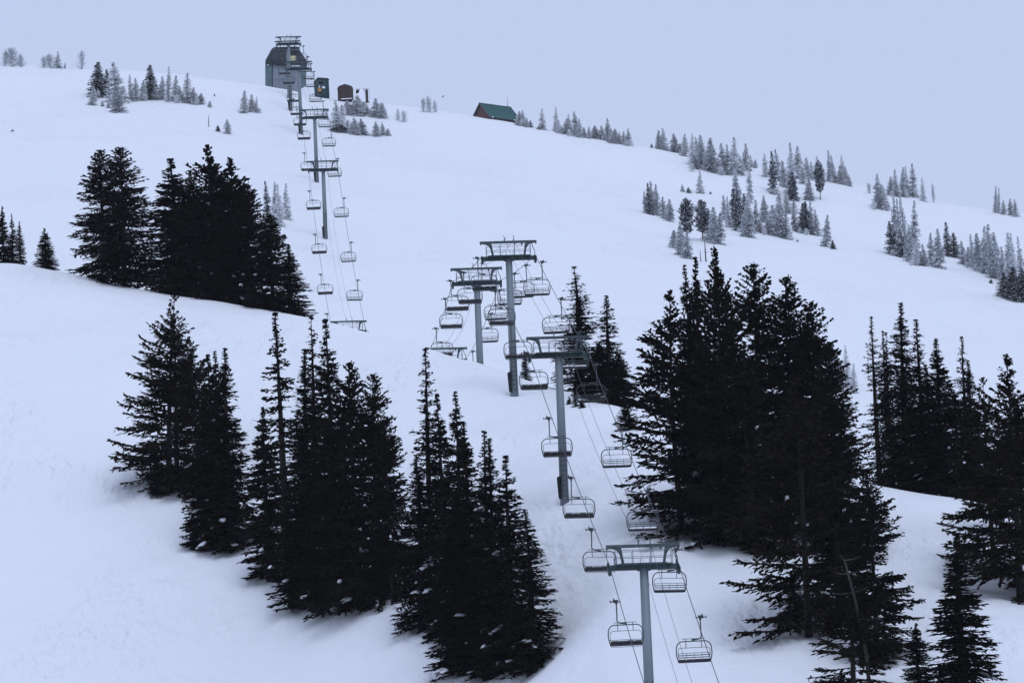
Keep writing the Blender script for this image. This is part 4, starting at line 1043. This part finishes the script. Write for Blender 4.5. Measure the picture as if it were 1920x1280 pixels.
# frosted conifers of the upper slope: clump phrase -> (top x, top y, base y, half width, look) ; look: r rimed, l heavily rimed, d dusted dark, b low bush, p dusted pine, s snag
FROST = {
 'rimed bush on the skyline at the far left edge': [(8, 96, 122, 8, 'b'), (22, 93, 123, 14, 'b'), (38, 104, 124, 9, 'b')],
 'rimed shrub of the second skyline clump from the left': [(82, 107, 125, 10, 'b'), (94, 104, 126, 10, 'b'), (107, 96, 126, 6, 'l'), (121, 116, 127, 2, 'l')],
 'lone rimed shrub on the skyline left of the frosted left clump': [(152, 97, 129, 9, 'b')],
 'frosted fir in the upper left clump beyond the big spruces': [(173, 162, 197, 10, 'l'), (183, 116, 181, 18, 'd'), (197, 130, 178, 8, 'd'), (213, 116, 192, 15, 'r'), (220, 160, 210, 11, 'r'), (192, 188, 200, 4, 'r'),
   (203, 190, 202, 5, 'r'), (230, 160, 189, 9, 'r'), (245, 138, 188, 8, 'r'), (253, 146, 189, 8, 'l'), (268, 150, 188, 9, 'l'), (283, 121, 185, 11, 'd'), (291, 160, 188, 6, 'r'), (301, 142, 187, 9, 'l'),
   (312, 123, 190, 8, 'r'), (327, 141, 190, 9, 'r'), (337, 160, 191, 8, 'l'), (350, 136, 192, 13, 'r'), (364, 163, 194, 10, 'r'), (376, 174, 195, 7, 'l')],
 'small frosted fir below left of the lift station': [(455, 169, 210, 8, 'l'), (471, 176, 210, 7, 'r'), (479, 181, 211, 6, 'l'), (408, 234, 247, 5, 'd'), (427, 222, 251, 8, 'r'), (402, 174, 180, 2, 'r'), (393, 188, 200, 4, 'l'), (23, 243, 247, 3, 'l')],
 'frosted fir on the bank below the three sheds': [(631, 188, 246, 11, 'r'), (640, 196, 232, 9, 'l'), (652, 188, 215, 12, 'l'), (668, 178, 216, 17, 'l'), (682, 190, 214, 12, 'l'), (705, 184, 219, 10, 'r'), (716, 192, 222, 9, 'l'),
   (638, 232, 247, 12, 'd'), (651, 226, 243, 10, 'b'), (663, 220, 251, 11, 'r'), (677, 222, 252, 9, 'r'), (705, 227, 254, 7, 'r'), (717, 229, 254, 6, 'l'), (727, 240, 254, 5, 'l')],
 'rimed shrub on the skyline between the sheds and the cabin': [(745, 205, 226, 5, 'b'), (757, 208, 228, 7, 'b'), (793, 187, 209, 6, 'b'), (804, 182, 210, 8, 'b'), (816, 190, 211, 6, 'b')],
 'frosted fir in the skyline row right of the cabin': [(973, 208, 235, 7, 'r'), (979, 206, 236, 6, 'l'), (987, 220, 238, 6, 'l'), (994, 225, 239, 6, 'r'), (1015, 203, 243, 7, 'r'), (1009, 236, 242, 4, 'l'), (1040, 199, 247, 6, 'r'), (1046, 224, 249, 6, 'r'),
   (1060, 221, 251, 8, 'l'), (1068, 213, 253, 7, 'l'), (1079, 208, 255, 7, 'r'), (1086, 221, 257, 8, 'r'), (1052, 236, 250, 6, 'l'), (1094, 238, 258, 6, 'r'), (1103, 236, 259, 5, 'l'), (1115, 235, 260, 9, 'l'), (1127, 234, 262, 6, 'l'),
   (1137, 221, 264, 7, 'r'), (1144, 240, 266, 7, 'r'), (1152, 241, 268, 8, 'r'), (1161, 247, 269, 5, 'r'), (1168, 245, 271, 6, 'l'), (1178, 240, 272, 7, 'l')],
 'frosted fir in the long skyline clump above the two spires': [(1222, 268, 277, 3, 'r'), (1234, 243, 279, 9, 'r'), (1243, 240, 281, 8, 'l'), (1263, 250, 284, 8, 'r'), (1275, 268, 286, 6, 'r'), (1283, 250, 293, 8, 'l'), (1294, 250, 308, 9, 'l'), (1301, 290, 317, 8, 'r'),
   (1307, 256, 302, 8, 'r'), (1314, 252, 316, 10, 'r'), (1324, 280, 318, 9, 'l'), (1333, 258, 321, 11, 'r'), (1345, 297, 324, 9, 'l'), (1354, 268, 326, 10, 'r'), (1363, 270, 328, 9, 'r'), (1374, 256, 329, 12, 'l'), (1386, 290, 328, 8, 'l'),
   (1396, 268, 320, 10, 'r'), (1408, 290, 310, 6, 'l'), (1416, 298, 310, 4, 'l')],
 'small frosted fir alone between the skyline clump and the pines': [(1311, 318, 362, 8, 'l'), (1279, 345, 360, 4, 'l'), (1290, 350, 362, 5, 'r'), (1332, 358, 363, 3, 'r')],
 'frosted fir in the small left group of the upper right slope': [(1209, 357, 400, 6, 'r'), (1216, 342, 402, 7, 'd'), (1221, 338, 402, 7, 'r'), (1229, 345, 404, 7, 'r'), (1243, 368, 410, 7, 'r'), (1256, 372, 415, 8, 'r')],
 'frosted fir by the red-trunked pine of the upper right slope': [(1263, 430, 463, 9, 'r'), (1276, 418, 479, 12, 'r'), (1286, 432, 484, 13, 'r'), (1338, 386, 457, 12, 'r'), (1348, 398, 457, 12, 'r'), (1326, 390, 450, 10, 'r')],
 'frosted fir in the middle clump of the upper right slope': [(1358, 365, 412, 7, 'r'), (1365, 368, 426, 8, 'r'), (1373, 353, 422, 9, 'd'), (1380, 316, 392, 8, 'r'), (1384, 354, 434, 10, 'd'), (1393, 362, 432, 10, 'd'), (1396, 383, 444, 10, 'r'), (1403, 310, 380, 8, 'r'),
   (1405, 372, 444, 11, 'r'), (1415, 373, 433, 9, 'r'), (1428, 365, 416, 8, 'r'), (1435, 368, 418, 8, 'r'), (1446, 383, 438, 11, 'l'), (1460, 362, 444, 12, 'r'), (1472, 396, 448, 10, 'r'), (1424, 410, 436, 8, 'l'), (1437, 408, 440, 9, 'l')],
 'frosted fir in the upper clump right of the long skyline one': [(1435, 286, 332, 8, 'l'), (1446, 282, 362, 11, 'd'), (1457, 279, 340, 9, 'r'), (1470, 300, 350, 9, 'r'), (1479, 267, 368, 12, 'r'), (1484, 320, 376, 10, 'd'), (1494, 273, 335, 11, 'l'), (1504, 310, 345, 8, 'l'),
   (1513, 294, 336, 9, 'l'), (1521, 302, 336, 7, 'l'), (1531, 293, 332, 7, 'l'), (1541, 308, 340, 7, 'r'), (1554, 280, 340, 7, 'r'), (1562, 289, 342, 7, 'r'), (1572, 310, 344, 8, 'l'), (1579, 291, 344, 7, 'l'), (1585, 310, 347, 8, 'l'), (1593, 328, 349, 5, 'l')],
 'frosted fir in the lower group right of the middle clump': [(1515, 334, 376, 10, 'r'), (1475, 362, 400, 9, 'l'), (1489, 372, 400, 9, 'l'), (1491, 391, 433, 9, 'r'), (1502, 380, 437, 9, 'd'), (1511, 377, 438, 10, 'd'), (1520, 375, 439, 9, 'r'), (1531, 391, 442, 8, 'r'),
   (1547, 402, 463, 10, 'r'), (1561, 449, 467, 5, 'd'), (1495, 450, 453, 3, 'r')],
 'frosted fir in the ridge clump left of the bare twigs': [(1641, 325, 391, 10, 'r'), (1650, 344, 391, 9, 'r'), (1659, 346, 394, 8, 'l'), (1670, 330, 366, 8, 'l'), (1679, 317, 368, 7, 'r'), (1691, 313, 369, 7, 'r'), (1698, 311, 366, 7, 'r'), (1709, 306, 368, 8, 'r'), (1630, 344, 362, 5, 'b')],
 'thin rimed twig tree on the right-hand ridge': [(1730, 332, 378, 5, 'l'), (1749, 346, 379, 4, 'b')],
 'frosted fir in the tall right group below the ridge clump': [(1670, 414, 478, 10, 'd'), (1675, 366, 478, 9, 'r'), (1684, 372, 482, 8, 'r'), (1688, 430, 482, 10, 'd'), (1696, 363, 484, 9, 'r'), (1703, 420, 492, 9, 'r'), (1710, 377, 482, 11, 'r'), (1716, 446, 497, 8, 'l'),
   (1733, 458, 498, 7, 'r'), (1743, 436, 498, 8, 'r'), (1757, 428, 503, 12, 'r'), (1725, 470, 497, 8, 'r')],
 'dusted dark fir right of the tall right group': [(1775, 416, 481, 11, 'd'), (1788, 436, 482, 9, 'd')],
 'frosted fir in the dense clump at the right photo edge': [(1806, 450, 496, 9, 'r'), (1815, 462, 500, 9, 'r'), (1823, 438, 504, 9, 'r'), (1831, 436, 507, 10, 'r'), (1841, 422, 510, 10, 'r'), (1849, 462, 514, 9, 'r'), (1855, 420, 513, 11, 'r'), (1862, 450, 522, 10, 'r'),
   (1869, 434, 519, 10, 'r'), (1879, 462, 526, 10, 'r'), (1890, 436, 530, 11, 'r'), (1896, 462, 534, 9, 'r'), (1902, 436, 536, 10, 'r'), (1916, 442, 542, 10, 'r'), (1858, 522, 531, 4, 'd'), (1883, 510, 556, 13, 'd'), (1897, 500, 561, 16, 'd'), (1914, 502, 565, 17, 'd')],
 'frosted fir on the skyline at the right photo edge': [(1865, 348, 399, 5, 'r'), (1870, 350, 400, 4, 'r'), (1880, 374, 402, 6, 'l'), (1894, 371, 403, 6, 'r'), (1903, 372, 406, 7, 'l')],
 'frosted fir behind the right side of the upper left clump': [(500, 338, 412, 8, 'd'), (514, 341, 420, 10, 'r'), (522, 344, 424, 9, 'r'), (535, 343, 412, 10, 'l')],
 'frosted fir peeking out right of the huge dark clump': [(1562, 648, 720, 10, 'r'), (1571, 664, 730, 9, 'r'), (1585, 646, 726, 10, 'l'), (1597, 680, 735, 9, 'l')],
}
LOOK = {'r': ('frost', 'rime', 'bark_rime'), 'l': ('frost', 'rime_light', 'bark_rime'), 'd': ('frost', 'rime_dark', 'bark'), 'b': ('frostbush', 'rime', 'bark_rime'), 'p': ('farpine', 'rime_dark', 'bark_red')}

def far_base(tx, ty, by):
    bx = tx + (by - ty) * TR
    ys = project(on_snow(bx, float(lut(RIDGE_D, np.array([bx]), False)[0])))[1]
    D = snow_at_pixel(bx, max(by, ys), True)
    return on_snow(bx, D)

def build_far_trees():
    n = 0
    for clump, trees in FROST.items():
        ordered = sorted(trees, key=lambda t: t[0])
        for j, (tx, ty, by, rp, lk) in enumerate(ordered):
            base = far_base(tx, ty, by)
            k = mpp(base); y2 = project(base)[1]
            H = max((y2 - ty) * k / math.cos(PITCH), 0.5)
            if lk == 'r' and tx < 1200 and rng.random() < 0.65: lk = 'l'
            kind, needle, bark = LOOK[lk]
            if len(ordered) == 1: lab = clump
            elif j == 0: lab = 'leftmost ' + clump
            elif j == len(ordered) - 1: lab = 'rightmost ' + clump
            else: lab = clump.replace(' in ', ', %s from left, in ' % ORD[j], 1) if ' in ' in clump else clump + ', %s from left' % ORD[j]
            cat = 'shrub' if lk == 'b' else 'fir tree'
            if lk == 'b': H *= 1.0
            plant('frosted_shrub' if lk == 'b' else ('dusted_fir' if lk == 'd' else 'frosted_fir'), kind, n, base, H, rp * k * rng.uniform(1.0, 1.5), lab, cat, clump if len(ordered) > 1 else None,
                  needle, bark, (R(rng.uniform(-4, 4)), R(rng.uniform(-4, 4))), None, False, 0.12)
            n += 1
    for clump, trees in FROST.items():
        if len(trees) < 8 or ' fir' not in clump: continue
        sc = [(tx + rng.uniform(-9, 9), by - rng.uniform(7, 15), by + rng.uniform(0, 4), rng.uniform(5, 10)) for i, (tx, ty, by, rp, lk) in enumerate(sorted(trees)) if i % 3 == 1 and by - ty > 20]
        cl = clump.replace('frosted fir', 'low rimed shrub').replace('dusted dark fir', 'low rimed shrub')
        for j, (tx, ty, by, rp) in enumerate(sorted(sc)):
            base = far_base(tx, ty, by); k = mpp(base)
            lab = ('leftmost ' + cl) if j == 0 else cl.replace(' ', ' ', 1) + ', %s from left' % ORD[j]
            plant('frosted_shrub', 'frostbush', n + j, base, max((project(base)[1] - ty) * k, 0.6), rp * k, lab, 'shrub', cl, 'rime_light', 'bark_rime', (0, 0), None, False, 0.1)
    # two dark pines with reddish trunk, and one in the upper clump
    for tx, ty, by, rp, lab, v in ((1285, 370, 452, 15, 'dark pine with reddish bare trunk on the upper right slope', 0), (1315, 374, 452, 15, 'dark pine close right of the reddish-trunked one', 1),
                                   (1535, 300, 374, 10, 'dark bare-trunked pine at the right end of the upper clump', 0)):
        base = far_base(tx, ty, by); k = mpp(base)
        plant('dusted_pine', 'farpine', v, base, (project(base)[1] - ty) * k / math.cos(PITCH), rp * k, lab, 'pine tree', None, 'rime_dark', 'bark_red', (0, 0), None, False)
    for i, (tx, ty, by, lab) in enumerate(((1322, 442, 490, 'bare dead trunk with short limbs below the reddish-trunked pine'), (1313, 468, 491, 'short broken stump below the reddish-trunked pine'),
                                           (391, 214, 238, 'thin bare reddish snag on the open snow below the frosted left clump'), (952, 179, 231, 'thin rimed snag standing behind the cabin roof'))):
        base = far_base(tx, ty, by)
        if i == 3: base = on_snow(tx + 1.5, 1104)          # beyond the cabin
        k = mpp(base); H = (project(base)[1] - ty) * k / math.cos(PITCH)
        root = empty('dead_tree', base, rng.random() * 6, lab, 'dead tree')
        link('trunk', make_snag(40 + i, H).mesh('snag_trunk', M['bark_rime'] if i == 3 else (M['bark_red'] if i == 2 else M['dead'])), root)

# ------------------------------------------------------------------ thin mountain haze
def build_haze():
    m = bpy.data.materials.new('haze'); m.use_nodes = True
    nt = m.node_tree; nt.nodes.clear()
    v = nt.nodes.new('ShaderNodeVolumePrincipled')
    v.inputs['Color'].default_value = (0.93, 0.95, 1, 1)
    v.inputs['Density'].default_value = HAZE
    v.inputs['Anisotropy'].default_value = 0.0
    o_ = nt.nodes.new('ShaderNodeOutputMaterial'); nt.links.new(v.outputs[0], o_.inputs['Volume'])
    x0, x1, y0, y1, z0, z1 = -1650, 1650, -450, 1560, -260, 300
    o = link('haze', MB().box(((x0 + x1) / 2, (y0 + y1) / 2, (z0 + z1) / 2), (x1 - x0, y1 - y0, z1 - z0)).mesh('haze', m))
    o['kind'] = 'stuff'; o['label'] = 'thin pale mountain haze over the whole slope'; o['category'] = 'haze'

HAZE = 3.2e-5
protos()
build_towers()
ropes = build_ropes()
build_chairs(ropes)
build_station()
build_sheds()
build_cabin()
build_near_trees()
build_far_trees()
build_bird()
build_ground()
build_haze()
